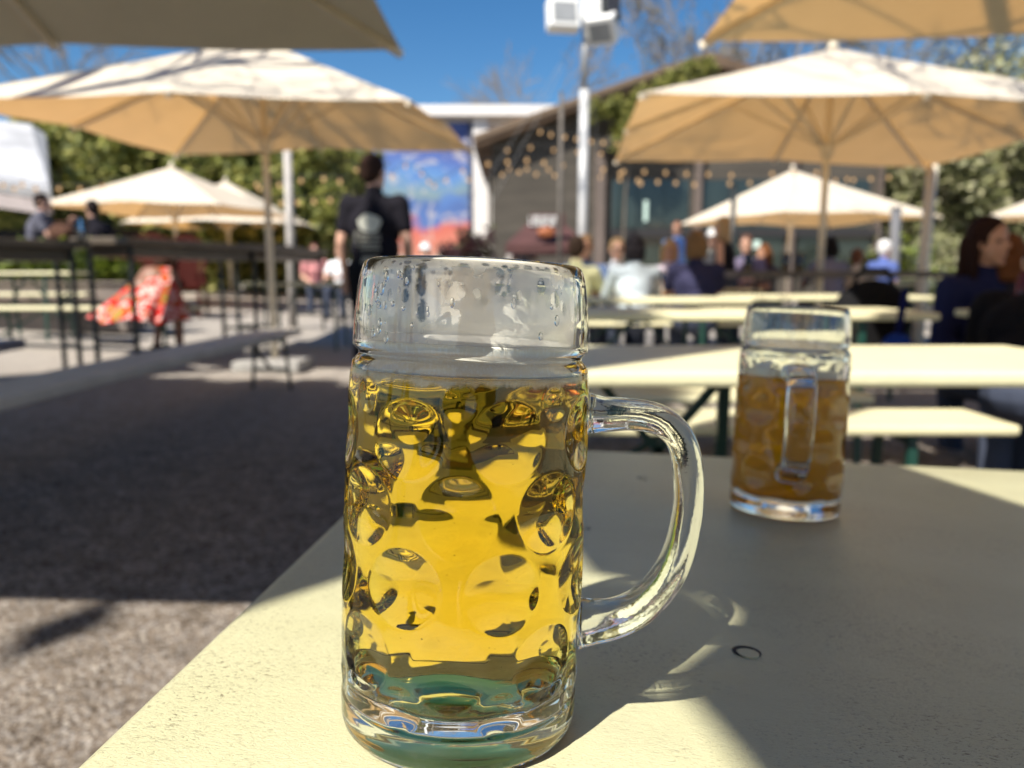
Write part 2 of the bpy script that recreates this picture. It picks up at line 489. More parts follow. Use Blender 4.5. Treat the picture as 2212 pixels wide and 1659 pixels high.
    for j in range(J + 1):
        h = lo + (hi - lo) * j / J; row = []
        for k in range(fn):
            th = 2 * math.pi * k / fn; r = lerp_prof(INN, h) - 0.0013
            x, y = r * math.cos(th), r * math.sin(th); row.append((x, y, h))
            p = V((x, y, h))
            f = (0.74 if hero else 0.16) + 0.20 * fbm(p * 70, 4) + 0.30 * fbm(V((x * 25, y * 25, h * 14)), 3)
            d = math.atan2(math.sin(th - clear_c), math.cos(th - clear_c))
            e = abs(d) / R(26) + 0.8 * fbm(p * 60 + V((4, 0, 0)), 3)
            f *= max(0.03, min(1, (e - 0.95) * 3.0))
            for (a, hc, s_, el) in holes:
                if abs(h - hc) < s_ * el:
                    da = math.atan2(math.sin(th - a), math.cos(th - a)) * 0.045
                    q = (da / s_) ** 2 + ((h - hc) / (s_ * el)) ** 2 + 0.5 * mnoise.noise(p * 900)
                    if q < 1: f *= max(0.03, (q - 0.55) * 2)
            if hero:
                g = fbm(p * 48 + V((9, 2, 7)), 3)               # run-down films of foam
                if 0.17 < g < 0.24 and h < 0.188 and math.cos(th - fr) > 0.1: f = max(f, 0.8)
                if h < 0.1705: f = max(f, 0.45 + 0.3 * fbm(p * 90, 3))
            if h > 0.1955: f *= 0.3
            vals.append(max(0.0, min(f, 0.9)))
        rows.append(row)
    grid_faces(mb, rows)
    nv = len(mb.v)
    for i in range(70 if hero else 14):
        d = rr.gauss(0, 1) * R(20); th = clear_c + d if rr.random() < 0.72 else rr.uniform(-math.pi, math.pi)
        h = rr.uniform(0.168, 0.1955); r = lerp_prof(INN, h) - 0.0001
        s_ = rr.uniform(0.0003, 0.0012); el = rr.uniform(1.0, 2.3)
        M = Matrix.Translation((r * math.cos(th), r * math.sin(th), h)) @ Matrix.Rotation(th, 4, 'Z')
        mb.ell((0, 0, 0), (s_ * 0.55, s_, s_ * el), M, 10, 7, 1)
    vals += [1.0] * (len(mb.v) - nv)
    fo = mb.build('condensation', [M_film, M_water], root, smooth=True, fixn=False); film_attr(fo, vals)
    if hero:                                            # fine bubbles rising in the beer
        mb = MB()
        for i in range(60):
            a = rr.uniform(0, 6.28); q = 0.0455 * math.sqrt(rr.uniform(0.45, 1)) - 0.003; h = rr.uniform(0.03, level - 0.012)
            mb.ell((q * math.cos(a), q * math.sin(a), h), (0.00022,) * 3 if rr.random() < 0.8 else (0.00035,) * 3, None, 6, 5)
        mb.build('bubbles', glass_mat('air_bubble', (1, 1, 1), 0, 0.75)[0], root, smooth=True)['kind'] = 'stuff'
    if CAUSTICS and hero:
        for ch in root.children:
            if ch.name.split('.')[0] in ('glass_body', 'beer', 'handle'): ch.cycles.is_caustics_caster = True
            else: ch.cycles.is_caustics_receiver = True
    return root

# ------------------------------------------------------------------ near table
def table_paint():
    m, nt, out = newmat('cream_table_paint')
    p = nt.nodes.new('ShaderNodeBsdfPrincipled'); nt.links.new(p.outputs[0], out.inputs[0])
    vec = texcoord(nt); vs = texcoord(nt, 'Object', (1.0, 2.2, 1))
    base = ramp(nt, noi(nt, vec, 5, 5, 0.6), [(0.3, (0.49, 0.475, 0.285)), (0.7, (0.56, 0.545, 0.35))])
    fine = noi(nt, vs, 330, 3, 0.65, 1.2)
    mask = ramp(nt, noi(nt, vec, 7, 5, 0.65), [(0.44, (0, 0, 0)), (0.60, (1, 1, 1))])
    spots = ramp(nt, fine, [(0.35, (1, 1, 1)), (0.44, (0, 0, 0))])
    mul = mixc(nt, 1.0, mask, spots, 'MULTIPLY')
    c = mixc(nt, mul, base, (0.13, 0.10, 0.06))
    stain = ramp(nt, noi(nt, vec, 2.2, 6, 0.7), [(0.50, (0, 0, 0)), (0.72, (0.6, 0.6, 0.6))])
    c = mixc(nt, stain, c, (0.39, 0.365, 0.24))
    nt.links.new(c, p.inputs['Base Color'])
    p.inputs['Roughness'].default_value = 0.3; p.inputs['Specular IOR Level'].default_value = 0.8
    h = mixc(nt, 0.35, fine, noi(nt, vec, 120, 4, 0.6, 0.6))
    nt.links.new(bump(nt, h, 0.75, 0.0013), p.inputs['Normal'])
    return m
M_paint = table_paint()
M_green = mat('dark_green_steel', (0.009, 0.045, 0.033), 0.4, 0.2, 10)
M_dark = mat('plug_hole_dark', (0.012, 0.012, 0.013), 0.7)  # dark of the plug hole, put into a flat ring's colour

nt_root = thing('beer_table', 'nearest cream painted table carrying both glass mugs', 'table')
nt_root.matrix_world = TM
X0, X1, Y0, Y1 = (tab(150, 1659).x + tab(760, 1090).x) / 2 - 0.004, 1.95, 0.12, 1.062
b = MB(); b.box(((X0 + X1) / 2, (Y0 + Y1) / 2, -0.021), (X1 - X0, Y1 - Y0, 0.042))
b.build('table_top', M_paint, nt_root, smooth=True, bevel=0.013, seg=4)
for sx in (X0 + 0.35, X1 - 0.35):
    b = MB()
    for sy in (Y0 + 0.12, Y1 - 0.12):
        b.bar((sx, sy, -0.043), (sx, sy, -0.70), 0.045, 0.03)
    b.bar((sx, Y0 + 0.1, -0.06), (sx, Y1 - 0.1, -0.06), 0.03, 0.03)
    b.bar((sx, Y0 + 0.12, -0.45), (sx, Y1 - 0.12, -0.45), 0.03, 0.02)
    b.build('leg', M_green, nt_root)
for (px, py, r) in ((1613, 1410, 0.0078), (1388, 1033, 0.006), (1264, 1141, 0.0045)):
    q = tab(px, py)
    b = MB(); b.lathe([(r * 0.98, 0.0002), (r, 0.0005), (r * 0.72, 0.0005), (r * 0.7, 0.0002)], 32, None, 0, (q.x, q.y + r * 0.05, 0))
    b.lathe([(0.0001, 0.0009), (r * 0.72, 0.0009), (r * 0.74, 0.0002)], 32, None, 1, (q.x + r * 0.06, q.y - r * 0.26, 0))
    b.build('screw_plug', [M_dark, M_paint], nt_root)

mug1_at = tab(990, 1541); mug2_at = tab(1692, 1101)
make_mug('large near glass mug of clear yellow lager', mug1_at, R(-2), R(26), beer1, 0.1545, 0.0, True)
make_mug('half drunk mug of cloudy amber beer farther back on table', mug2_at, math.atan2(-mug2_at.y, -mug2_at.x) + R(5), R(30), beer2, 0.1330, 0.0, False)

# ------------------------------------------------------------------ shade sail (added, unseen; outline cut to throw the near table's shade pattern)
CASTER_Z = 2.35
caster_tab = [(-0.26, 0.295), (-0.163, 0.44), (-0.115, 0.513), (-0.122, 0.63), (-0.14, 0.85), (0.02, 0.85), (0.018, 0.62), (0.036, 0.53), (0.082, 0.514), (0.113, 0.50), (0.125, 0.471), (0.116, 0.448), (0.098, 0.422), (0.082, 0.40), (0.063, 0.374), (0.0744, 0.3545), (0.0853, 0.308), (0.11, 0.18), (0.12, -0.25),
            (0.62, -0.25), (0.60, 0.35), (0.565, 0.55), (0.525, 0.778), (0.49, 1.013), (0.46, 1.25), (-0.26, 1.25)]
sp = []
for x, y in caster_tab:
    P = TM @ V((x, y, 0)); k = (CASTER_Z - P.z) / (-LIGHT.z); sp.append(P - LIGHT * k)
caster = thing('added_shade_caster', 'added unseen canvas shade sail strung above and behind the near table', 'shade sail', (sp[0].x, sp[0].y, CASTER_Z))
b = MB(); n = len(sp); off = V((sp[0].x, sp[0].y, CASTER_Z))
b.add([p - off for p in sp] + [p - off + V((0, 0, 0.004)) for p in sp],
      [list(range(n)), list(range(2 * n - 1, n - 1, -1))] + [(i, (i + 1) % n, (i + 1) % n + n, i + n) for i in range(n)])
M_caster = mat('caster_canvas', (0.5, 0.4, 0.26), 0.9)
b.build('fabric', M_caster, caster)
for i, d in ((0, V((-0.9, -0.1, 0))), (18, V((0.9, 0.15, 0)))):
    q = sp[i] - off + d
    b = MB(); b.tube([q + V((0, 0, 0.1)), (q.x, q.y, -CASTER_Z)], 0.03, 10); b.tube([q, sp[i] - off], 0.004, 6)
    b.build('post', M_green, caster)
if CAUSTICS:
    for ch in nt_root.children:
        if ch.name.startswith('table_top'): ch.cycles.is_caustics_receiver = True

# ------------------------------------------------------------------ ground
def gravel():
    m, nt, out = newmat('pale_gravel')
    p = nt.nodes.new('ShaderNodeBsdfPrincipled'); nt.links.new(p.outputs[0], out.inputs[0])
    vec = texcoord(nt)
    vo = nt.nodes.new('ShaderNodeTexVoronoi'); vo.inputs['Scale'].default_value = 105; nt.links.new(vec, vo.inputs['Vector'])
    sep = nt.nodes.new('ShaderNodeSeparateColor'); nt.links.new(vo.outputs['Color'], sep.inputs[0])
    st = ramp(nt, sep.outputs[0], [(0.0, (0.09, 0.068, 0.05)), (0.3, (0.20, 0.16, 0.125)), (0.6, (0.28, 0.235, 0.19)), (0.85, (0.33, 0.305, 0.285)), (1.0, (0.46, 0.41, 0.35))])
    big = ramp(nt, noi(nt, vec, 9, 6, 0.7), [(0.3, (0.50, 0.48, 0.46)), (0.62, (1, 1, 1))])
    c = mixc(nt, 1.0, st, big, 'MULTIPLY')
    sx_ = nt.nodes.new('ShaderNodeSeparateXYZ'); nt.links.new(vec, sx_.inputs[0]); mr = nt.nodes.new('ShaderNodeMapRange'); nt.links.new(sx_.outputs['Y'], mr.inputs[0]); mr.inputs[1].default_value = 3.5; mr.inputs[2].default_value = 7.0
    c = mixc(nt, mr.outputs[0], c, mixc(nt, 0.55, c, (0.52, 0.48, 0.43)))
    nt.links.new(c, p.inputs['Base Color']); p.inputs['Roughness'].default_value = 0.9; p.inputs['Specular IOR Level'].default_value = 0.2
    h = mixc(nt, 0.5, vo.outputs['Distance'], noi(nt, vec, 30, 5, 0.7))
    nt.links.new(bump(nt, h, 0.8, 0.02), p.inputs['Normal'])
    return m
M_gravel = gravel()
xs = [-220, -120, -60, -35, -22] + [-16 + i * 0.8 for i in range(41)] + [22, 35, 60, 120, 220]
ys = [-60, -25, -12] + [-5 + i * 0.8 for i in range(45)] + [36, 48, 70, 110, 180, 320]
b = MB(); vs = [(x, y, gz(x, y)) for y in ys for x in xs]; nx = len(xs)
b.add(vs, [(j * nx + i, j * nx + i + 1, (j + 1) * nx + i + 1, (j + 1) * nx + i) for j in range(len(ys) - 1) for i in range(nx - 1)])
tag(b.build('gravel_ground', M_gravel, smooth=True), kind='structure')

# ------------------------------------------------------------------ shared materials
M_cream = mat('cream_bench_paint', (0.70, 0.66, 0.42), 0.45, 0.10, 3, 0.15, 50, dirt=(0.5, 0.45, 0.3))
M_greyplank = mat('weathered_grey_plank', (0.52, 0.49, 0.43), 0.7, 0.2, 4, 0.2, 40)
M_brown = mat('dark_brown_bar_wood', (0.10, 0.078, 0.055), 0.45, 0.3, 3, 0.2, 40)
M_black = mat('black_powder_coat', (0.012, 0.016, 0.016), 0.45, 0.2, 8)
M_canvas = cloth_mat('tan_canvas', (0.83, 0.76, 0.63), (0.74, 0.40, 0.125), 0.34)
M_mast = mat('pale_ash_mast', (0.72, 0.64, 0.50), 0.5, 0.12, 5)
M_white = mat('white_enamel', (0.78, 0.78, 0.76), 0.4, 0.05, 3)
M_grey = mat('galvanised_grey', (0.33, 0.33, 0.33), 0.45, 0.12, 6, metal=0.4)
M_conc = mat('concrete_base', (0.35, 0.34, 0.32), 0.9, 0.15, 8)

# ------------------------------------------------------------------ parasols
UGRP = 'tan canvas parasols over the beer tables'
def umbrella(label, corners, zr, peak, zp, mast=True, sag=0.05):
    px, py = peak; g = gz(px, py)
    root = thing('parasol', label, 'parasol', (px, py, g), 0, UGRP)
    c3 = [V((x - px, y - py, zr - g)) for x, y in corners]; top = V((0, 0, zp - g)); cap_r = 0.05
    ribs = []
    for i in range(4):
        a, c = c3[i], c3[(i + 1) % 4]; mid = (a + c) / 2; ribs += [a - V((0, 0, 0.05)), mid]
    # canopy: 8 panels, gently sagging between ribs
    b = MB(); nu, nv = 10, 6
    for i in range(8):
        A, C = ribs[i], ribs[(i + 1) % 8]; o = len(b.v)
        for u in range(nu + 1):
            for v in range(nv + 1):
                e = A.lerp(C, v / nv); s_ = u / nu
                p = (top + (e - top).normalized() * cap_r).lerp(e, s_)
                sg = sag * math.sin(math.pi * s_) * (0.35 + 0.65 * math.sin(math.pi * v / nv)) * 0.6 + 0.02 * s_ * math.sin(math.pi * v / nv)
                b.v.append((p.x, p.y, p.z - sg))
        for u in range(nu):
            for v in range(nv):
                k = o + u * (nv + 1) + v
                b.f.append([k, k + 1, k + nv + 2, k + nv + 1]); b.m.append(0)
    b.build('canopy', M_canvas, root, smooth=True, fixn=False)
    hub = V((0, 0, zr - g - 0.16))
    for r_ in ribs:
        q = r_ + V((0, 0, -0.025)); t0 = top + V((0, 0, -0.04))
        b = MB(); b.bar(t0, q, 0.034, 0.04); rb = b.build('rib', M_mast, root)
        m_ = t0.lerp(q, 0.42)
        b = MB(); b.bar(hub, m_, 0.028, 0.028); b.build('strut', M_mast, rb)
    b = MB(); b.lathe([(0.0, -0.07), (0.05, -0.07), (0.062, -0.02), (0.062, 0.04), (0.045, 0.06), (0, 0.06)], 16, None, 0, hub); b.build('hub', M_mast, root, smooth=False)
    b = MB(); b.lathe([(0.0, -0.01), (0.05, -0.01), (0.055, 0.02), (0.03, 0.05), (0.018, 0.09), (0, 0.1)], 14, None, 0, top); b.build('finial', M_mast, root, smooth=True)
    b = MB(); b.tube([(0, 0, 0.1), (0, 0, zp - g - 0.02)], 0.032, 14); b.build('pole', M_mast, root, smooth=True)
    b = MB(); b.box((0, 0, 0.05), (0.6, 0.6, 0.1)); b.build('base', M_conc, root, bevel=0.02)
    return root
umbrella('near parasol at upper left, underside in deep shade', [(-4.55, 0.60), (-0.66, 0.55), (-0.625, 4.52), (-4.6, 4.62)], 2.2, (-2.6, 2.6), 3.0)
umbrella('near parasol at upper right with branch shadows on its glowing underside', [(1.00, 0.62), (4.95, 0.6), (5.0, 4.36), (1.03, 4.36)], 2.2, (3.05, 2.5), 3.0)
umbrella('large left parasol behind the standing man in black', [(-4.25, 5.7), (-0.74, 5.78), (-0.40, 8.1), (-3.58, 8.35)], 2.2, (-2.2, 7.0), 2.93)
umbrella('large right parasol behind the amber mug with dappled white top', [(0.90, 5.55), (5.15, 6.0), (4.9, 9.3), (1.16, 8.8)], 2.2, (2.93, 7.3), 2.93)
umbrella('added unseen parasol behind the viewer, toning reflections in the near mug', [(-2.4, -5.3), (1.6, -5.3), (1.6, -1.35), (-2.4, -1.35)], 2.2, (-0.4, -3.3), 3.0)  # added out of view: shades the ground behind, warms the mug's reflections
umbrella('small far parasol in front of the dark hedge, left one of two', [(-8.0, 13.0), (-4.9, 13.0), (-4.5, 16.3), (-7.9, 16.3)], 2.1, (-6.35, 14.6), 2.86)
umbrella('farthest parasol half hidden behind another at the hedge', [(-8.6, 17.0), (-5.0, 16.9), (-4.85, 19.8), (-8.4, 20)], 2.06, (-6.75, 18.4), 3.05)
umbrella('far parasol in front of the dark barn storefront', [(3.75, 17.4), (4.75, 13.7), (8.2, 14.8), (7.6, 18.4)], 2.03, (5.6, 15.6), 2.94)
umbrella('far parasol at right edge against olive trees', [(11.5, 16.8), (14.9, 16.3), (15.1, 19.3), (11.8, 19.9)], 2.25, (13.3, 18.1), 3.1)

# ------------------------------------------------------------------ beer garden tables and benches
TG = 'cream beer garden tables'; BG_ = 'cream beer garden benches'
def slab_furniture(kind, label, cat, cx, cy, L, W, z, rz=0, top=M_cream, legm=M_green, group=None, th=0.032, inset=(0.3, 0.3)):
    g = gz(cx, cy); root = thing(kind, label, cat, (cx, cy, g), rz, group); H = z - g
    b = MB()
    if W > 0.4:
        b.box((0, 0, H - th / 2), (L, W, th))
    else:
        b.box((0, 0, H - th / 2), (L, W, th))
    b.build('top' if W > 0.4 else 'seat', top, root, bevel=0.01)
    for s_ in (-1, 1):
        x = s_ * (L / 2 - inset[0 if s_ < 0 else 1]); b = MB()
        for t in (-1, 1):
            b.bar((x, t * (W / 2 - 0.05), H - th), (x, t * (W / 2 - 0.01), 0.0), 0.028, 0.02)
        b.bar((x, -W / 2 + 0.04, H - th - 0.02), (x, W / 2 - 0.04, H - th - 0.02), 0.03, 0.03)
        b.bar((x, -W / 2 + 0.03, H * 0.35), (x, W / 2 - 0.03, H * 0.35), 0.02, 0.02)
        b.bar((x, 0, H * 0.37), (x - s_ * min(0.45, L / 4), 0, H - th), 0.018, 0.018)
        b.build('leg', legm, root)
    return root
def btable(label, x0, x1, y0, y1, z=0.74, **k): return slab_furniture('beer_table', label, 'table', (x0 + x1) / 2, (y0 + y1) / 2, x1 - x0, y1 - y0, z + gz((x0 + x1) / 2, (y0 + y1) / 2), group=TG, **k)
def bbench(label, x0, x1, y0, y1, z=0.45, **k): return slab_furniture('beer_bench', label, 'bench', (x0 + x1) / 2, (y0 + y1) / 2, x1 - x0, y1 - y0, z + gz((x0 + x1) / 2, (y0 + y1) / 2), group=BG_, **k)
btable('sunlit cream table just beyond the nearest table, behind the amber mug', -0.18, 1.25, 1.40, 1.92, 0.72, inset=(0.3, 0.72))
bbench('sunlit cream bench under the second table, ends beside the amber mug', -0.2, 1.52, 2.22, 2.52)
bbench('cream bench one row beyond the second table with short lit end', -0.3, 1.35, 2.78, 3.05)
btable('cream table in the third row, half shaded right end', -0.2, 1.75, 3.1, 3.62)
bbench('cream bench beyond the third row table', -0.2, 1.72, 3.85, 4.12)
btable('cream table in the fourth row with people seated behind', -0.3, 1.5, 4.75, 5.3)
btable('narrow cream table behind the parasol pole, left end beside navy shirt', 1.6, 3.0, 5.35, 5.95)
btable('table of the seated group with beers on it', 0.1, 2.5, 7.6, 8.15)
bbench('bench carrying the person in pale denim jacket', 0.2, 2.6, 7.0, 7.28)
bbench('bench on the far side of the seated group', 0.1, 2.4, 8.45, 8.72)
slab_furniture('bar_table', 'dark brown high table beyond the cream tables at right', 'table', 3.3, 7.0, 2.6, 0.55, 0.92, 0, M_brown, M_black, None, 0.06)
btable('shaded table at right edge with a bottle on it', 2.0, 3.4, 2.95, 3.45, 0.74)
btable('stack of pale yellow tables before the far trees, nearest', 4.6, 6.4, 9.3, 9.9, 0.78)
btable('pale yellow table before the far trees, middle row', 5.0, 7.4, 11.4, 12.0, 0.82)
btable('pale yellow table before the far trees, rear row', 5.6, 8.6, 13.6, 14.2, 0.86)
btable('sunlit cream table at far left in front of the planter', -5.9, -4.7, 8.15, 8.65, 0.74)
bbench('cream bench carrying the figure in red floral dress', -5.4, -3.12, 7.45, 7.75, 0.45)
bbench('short cream bench between left table and planter', -6.9, -5.0, 8.95, 9.2, 0.46)
btable('olive shaded table behind the red dress', -3.1, -1.7, 8.6, 9.2, 0.76)
slab_furniture('plank_bench', 'long weathered grey plank bench running away in the shade at left', 'bench', -1.95, 3.55, 5.2, 0.32, 0.46, R(88), M_greyplank, M_black, None, 0.05)
slab_furniture('low_seat', 'blue grey low seat with splayed dark legs at far left', 'seat', -4.05, 5.35, 0.95, 0.42, 0.42, R(6), mat('blue_grey_seat', (0.12, 0.14, 0.19), 0.5), M_black, None, 0.07)
HG = 'dark high bar tables at left'
def hightable(label, p0, p1, z, w=0.55):
    p0, p1 = V((p0[0], p0[1], 0)), V((p1[0], p1[1], 0)); d = p1 - p0; c = (p0 + p1) / 2; g = gz(c.x, c.y)
    root = thing('high_bar_table', label, 'table', (c.x, c.y, g), math.atan2(d.y, d.x), HG); L = d.length; H = z - g
    b = MB(); b.box((0, 0, H - 0.03), (L, w, 0.06)); b.box((0, 0, H - 0.11), (L - 0.2, w - 0.2, 0.1)); b.build('top', M_brown, root, bevel=0.008)
    for sx in (-1, 1):
        for sy in (-1, 1):
            b = MB(); b.bar((sx * (L / 2 - 0.12), sy * (w / 2 - 0.08), H - 0.06), (sx * (L / 2 - 0.12), sy * (w / 2 - 0.08), 0), 0.032, 0.032); b.build('leg', M_black, root)
        b = MB(); b.bar((sx * (L / 2 - 0.12), -w / 2 + 0.1, 0.25), (sx * (L / 2 - 0.12), w / 2 - 0.1, 0.25), 0.03, 0.03); b.build('foot_rail', M_black, root)
    return root
hightable('dark high bar table nearest at left edge', (-4.6, 4.95), (-3.45, 6.15), 1.15)
hightable('dark high bar table passing above the red floral dress', (-3.35, 6.25), (-2.9, 8.3), 1.19)
hightable('dark high bar table ending near the standing man', (-2.88, 8.45), (-2.95, 11.2), 1.22)

# ------------------------------------------------------------------ people
SKIN = {k: mat('skin_' + k, c, 0.5, 0.08, 12) for k, c in dict(fair=(0.62, 0.36, 0.26), tan=(0.45, 0.24, 0.155), brown=(0.22, 0.11, 0.07)).items()}
M_eye = mat('eye_dark', (0.02, 0.015, 0.012), 0.2)
hairm = {}
def hair_mat(c):
    if c not in hairm: hairm[c] = mat('hair_%d' % len(hairm), c, 0.75, 0.35, 14, 0.4, 70, spec=0.12, stretch=(1, 1, 0.2))
    return hairm[c]
clothm = {}
def fabric(c):
    if c not in clothm: clothm[c] = mat('fabric_%d' % len(clothm), c, 0.85, 0.15, 5, 0.35, 16, spec=0.12)
    return clothm[c]
def skel(pose, lean, H, arms, look):
    k = H / 1.75; J = {}
    if pose == 'stand':
        hipz = 0.93; J['hip'] = V((0, 0, hipz)); J['chest'] = V((0, 0.22 * math.sin(lean), hipz + 0.30 * math.cos(lean))); J['sho'] = V((0, 0.49 * math.sin(lean), hipz + 0.49 * math.cos(lean)))
        for s_, n_ in ((-1, 'L'), (1, 'R')):
            J['hj' + n_] = V((s_ * 0.095, 0, 0.90)); J['kn' + n_] = V((s_ * 0.105, 0.02 + 0.03 * s_, 0.49)); J['an' + n_] = V((s_ * 0.115, -0.02 + 0.04 * s_, 0.085))
    else:
        hipz = 0.55; J['hip'] = V((0, 0, hipz)); J['chest'] = V((0, 0.30 * math.sin(lean), hipz + 0.28 * math.cos(lean))); J['sho'] = V((0, 0.47 * math.sin(lean), hipz + 0.47 * math.cos(lean)))
        for s_, n_ in ((-1, 'L'), (1, 'R')):
            J['hj' + n_] = V((s_ * 0.095, 0.02, 0.545)); J['kn' + n_] = V((s_ * 0.13, 0.43, 0.52)); J['an' + n_] = V((s_ * 0.13, 0.38 + 0.05 * s_, 0.085))
    up = V((0, math.sin(lean), math.cos(lean)))
    J['neck'] = J['sho'] + up * 0.07; J['head'] = J['neck'] + V((0, 0.025, 0.145))
    for s_, n_, a in ((-1, 'L', arms[0]), (1, 'R', arms[1])):
        S = J['sho'] + V((s_ * 0.185, 0, -0.02)); J['s' + n_] = S
        if a == 'down': e, h_ = V((s_ * 0.06, -0.03, -0.27)), V((s_ * 0.06, 0.06, -0.51))
        elif a == 'table': e, h_ = V((s_ * 0.06, 0.16, -0.22)), V((-s_ * 0.06, 0.40, -0.22))
        elif a == 'lap': e, h_ = V((s_ * 0.05, 0.02, -0.27)), V((-s_ * 0.05, 0.22, -0.36))
        elif a == 'hip': e, h_ = V((s_ * 0.18, -0.08, -0.22)), V((s_ * 0.03, 0.06, -0.42))
        elif a == 'raise': e, h_ = V((s_ * 0.12, 0.14, -0.20)), V((s_ * 0.0, 0.30, -0.02))
        J['e' + n_] = S + e; J['w' + n_] = S + h_
    return {n_: p * k for n_, p in J.items()}, k
def person(label, x, y, face, pose='sit', lean=0.12, H=1.72, arms=('table', 'table'), skin='fair', hair=(0.05, 0.03, 0.02), hstyle='short', top=(0.1, 0.1, 0.12), sleeve='short', bottom=(0.05, 0.06, 0.09), headturn=0.0, hat=None, zoff=0.0, fine=0.011, shades=False, skirt=False, topmat=None, bulk=1.0, group=None, dress=False):
    root = thing('person', label, 'person', (x, y, gz(x, y) + zoff), face, group)
    J, k = skel(pose, lean, H, arms, headturn); B = bulk
    b = MB()
    hp, ch, so = J['hip'], J['chest'], J['sho']
    def torso(b, g=0.0):
        b.ell(hp + V((0, 0, 0.0)), (0.165 * k * B + g, 0.115 * k * B + g, 0.12 * k + g))
        b.ell(hp.lerp(ch, 0.5), (0.145 * k * B + g, 0.105 * k * B + g, 0.17 * k + g))
        b.ell(ch + V((0, 0.01, 0.02)), (0.165 * k * B + g, 0.115 * k * B + g, 0.17 * k + g))
        b.cap(so + V((-0.13 * k * B, 0, -0.035 * k)), so + V((0.13 * k * B, 0, -0.035 * k)), 0.068 * k + g, 0.068 * k + g)
        b.cap(so + V((0, 0.0, -0.03)), J['neck'], 0.085 * k + g, 0.057 * k + g * 0.6)
    torso(b)
    b.cap(J['neck'] + V((0, 0, -0.03)), J['head'] + V((0, -0.01, -0.04)), 0.055 * k, 0.052 * k)
    Mh = Matrix.Translation(J['head']) @ Matrix.Rotation(headturn, 4, 'Z')
    b.ell((0, -0.008 * k, 0.03 * k), (0.074 * k, 0.094 * k, 0.090 * k), Mh); b.ell((0, 0.022 * k, -0.045 * k), (0.056 * k, 0.066 * k, 0.072 * k), Mh)
    b.ell((0, 0.094 * k, -0.022 * k), (0.014 * k, 0.020 * k, 0.022 * k), Mh); b.ell((0, 0.083 * k, -0.066 * k), (0.026 * k, 0.012 * k, 0.009 * k), Mh); b.ell((0, 0.066 * k, -0.104 * k), (0.026 * k, 0.022 * k, 0.018 * k), Mh)
    for s_ in (-1, 1): b.ell((s_ * 0.076 * k, -0.005 * k, -0.015 * k), (0.013 * k, 0.024 * k, 0.034 * k), Mh)
    for n_, s_ in (('L', -1), ('R', 1)):
        b.cap(J['s' + n_], J['e' + n_], 0.050 * k * B, 0.040 * k); b.cap(J['e' + n_], J['w' + n_], 0.040 * k, 0.028 * k)
        d = (J['w' + n_] - J['e' + n_]).normalized(); W = J['w' + n_]
        side = d.cross(V((0, 0, 1)));
        if side.length < 0.3: side = d.cross(V((0, 1, 0)))
        side.normalize(); inn = d.cross(side).normalized() * (1 if d.cross(side).z < 0 else -1)
        b.cap(W, W + d * 0.075 * k, 0.026 * k, 0.030 * k); b.cap(W + d * 0.045 * k - side * 0.018 * k, W + d * 0.075 * k - side * 0.022 * k, 0.018 * k, 0.017 * k); b.cap(W + d * 0.045 * k + side * 0.018 * k, W + d * 0.075 * k + side * 0.022 * k, 0.018 * k, 0.017 * k)
        for q, L in ((-0.033, 0.055), (-0.012, 0.070), (0.011, 0.072), (0.033, 0.060)):
            p0 = W + d * 0.085 * k + side * q * k; p1 = p0 + d * L * 0.55 * k + inn * 0.008 + side * q * 0.12; p2 = p1 + d * L * 0.38 * k + inn * 0.024
            b.cap(p0, p1, 0.0095 * k, 0.009 * k, 8); b.cap(p1, p2, 0.009 * k, 0.0075 * k, 8)
        p0 = W + d * 0.035 * k - side * s_ * 0.026 * k; p1 = p0 + d * 0.035 * k - side * s_ * 0.034 * k + inn * 0.01
        b.cap(p0, p1, 0.013 * k, 0.010 * k, 8); b.cap(p1, p1 + d * 0.03 * k + inn * 0.012, 0.010 * k, 0.008 * k, 8)
        b.cap(J['hj' + n_], J['kn' + n_], 0.082 * k * B, 0.055 * k); b.cap(J['kn' + n_], J['an' + n_], 0.055 * k, 0.037 * k)
        b.cap(J['an' + n_] + V((0, -0.03, -0.04)) * k, J['an' + n_] + V((0, 0.15, -0.05)) * k, 0.036 * k, 0.028 * k)
    b.build('body', SKIN[skin], root, remesh=fine)
    # clothing
    g = 0.014
    b = MB(); torso(b, g)
    for n_ in 'LR':
        if sleeve != 'none':
            e = J['e' + n_] if sleeve == 'long' else J['s' + n_].lerp(J['e' + n_], 0.62)
            b.cap(J['s' + n_], e, 0.050 * k * B + g + 0.004, (0.04 if sleeve == 'long' else 0.047) * k + g)
            if sleeve == 'long': b.cap(J['e' + n_], J['w' + n_].lerp(J['e' + n_], 0.06), 0.041 * k + g, 0.031 * k + g * 0.7)
    if dress:
        b.cap(hp + V((0, 0.02, -0.02)), hp + V((0, 0.30 if pose == 'sit' else 0, -0.06 if pose == 'sit' else -0.35)), 0.20 * k, 0.24 * k)
    if dress: b.ell(hp + V((0, 0.02, -0.05)), (0.36 * k, 0.27 * k, 0.2 * k)); b.ell(hp.lerp(ch, 0.5), (0.25 * k, 0.2 * k, 0.25 * k))
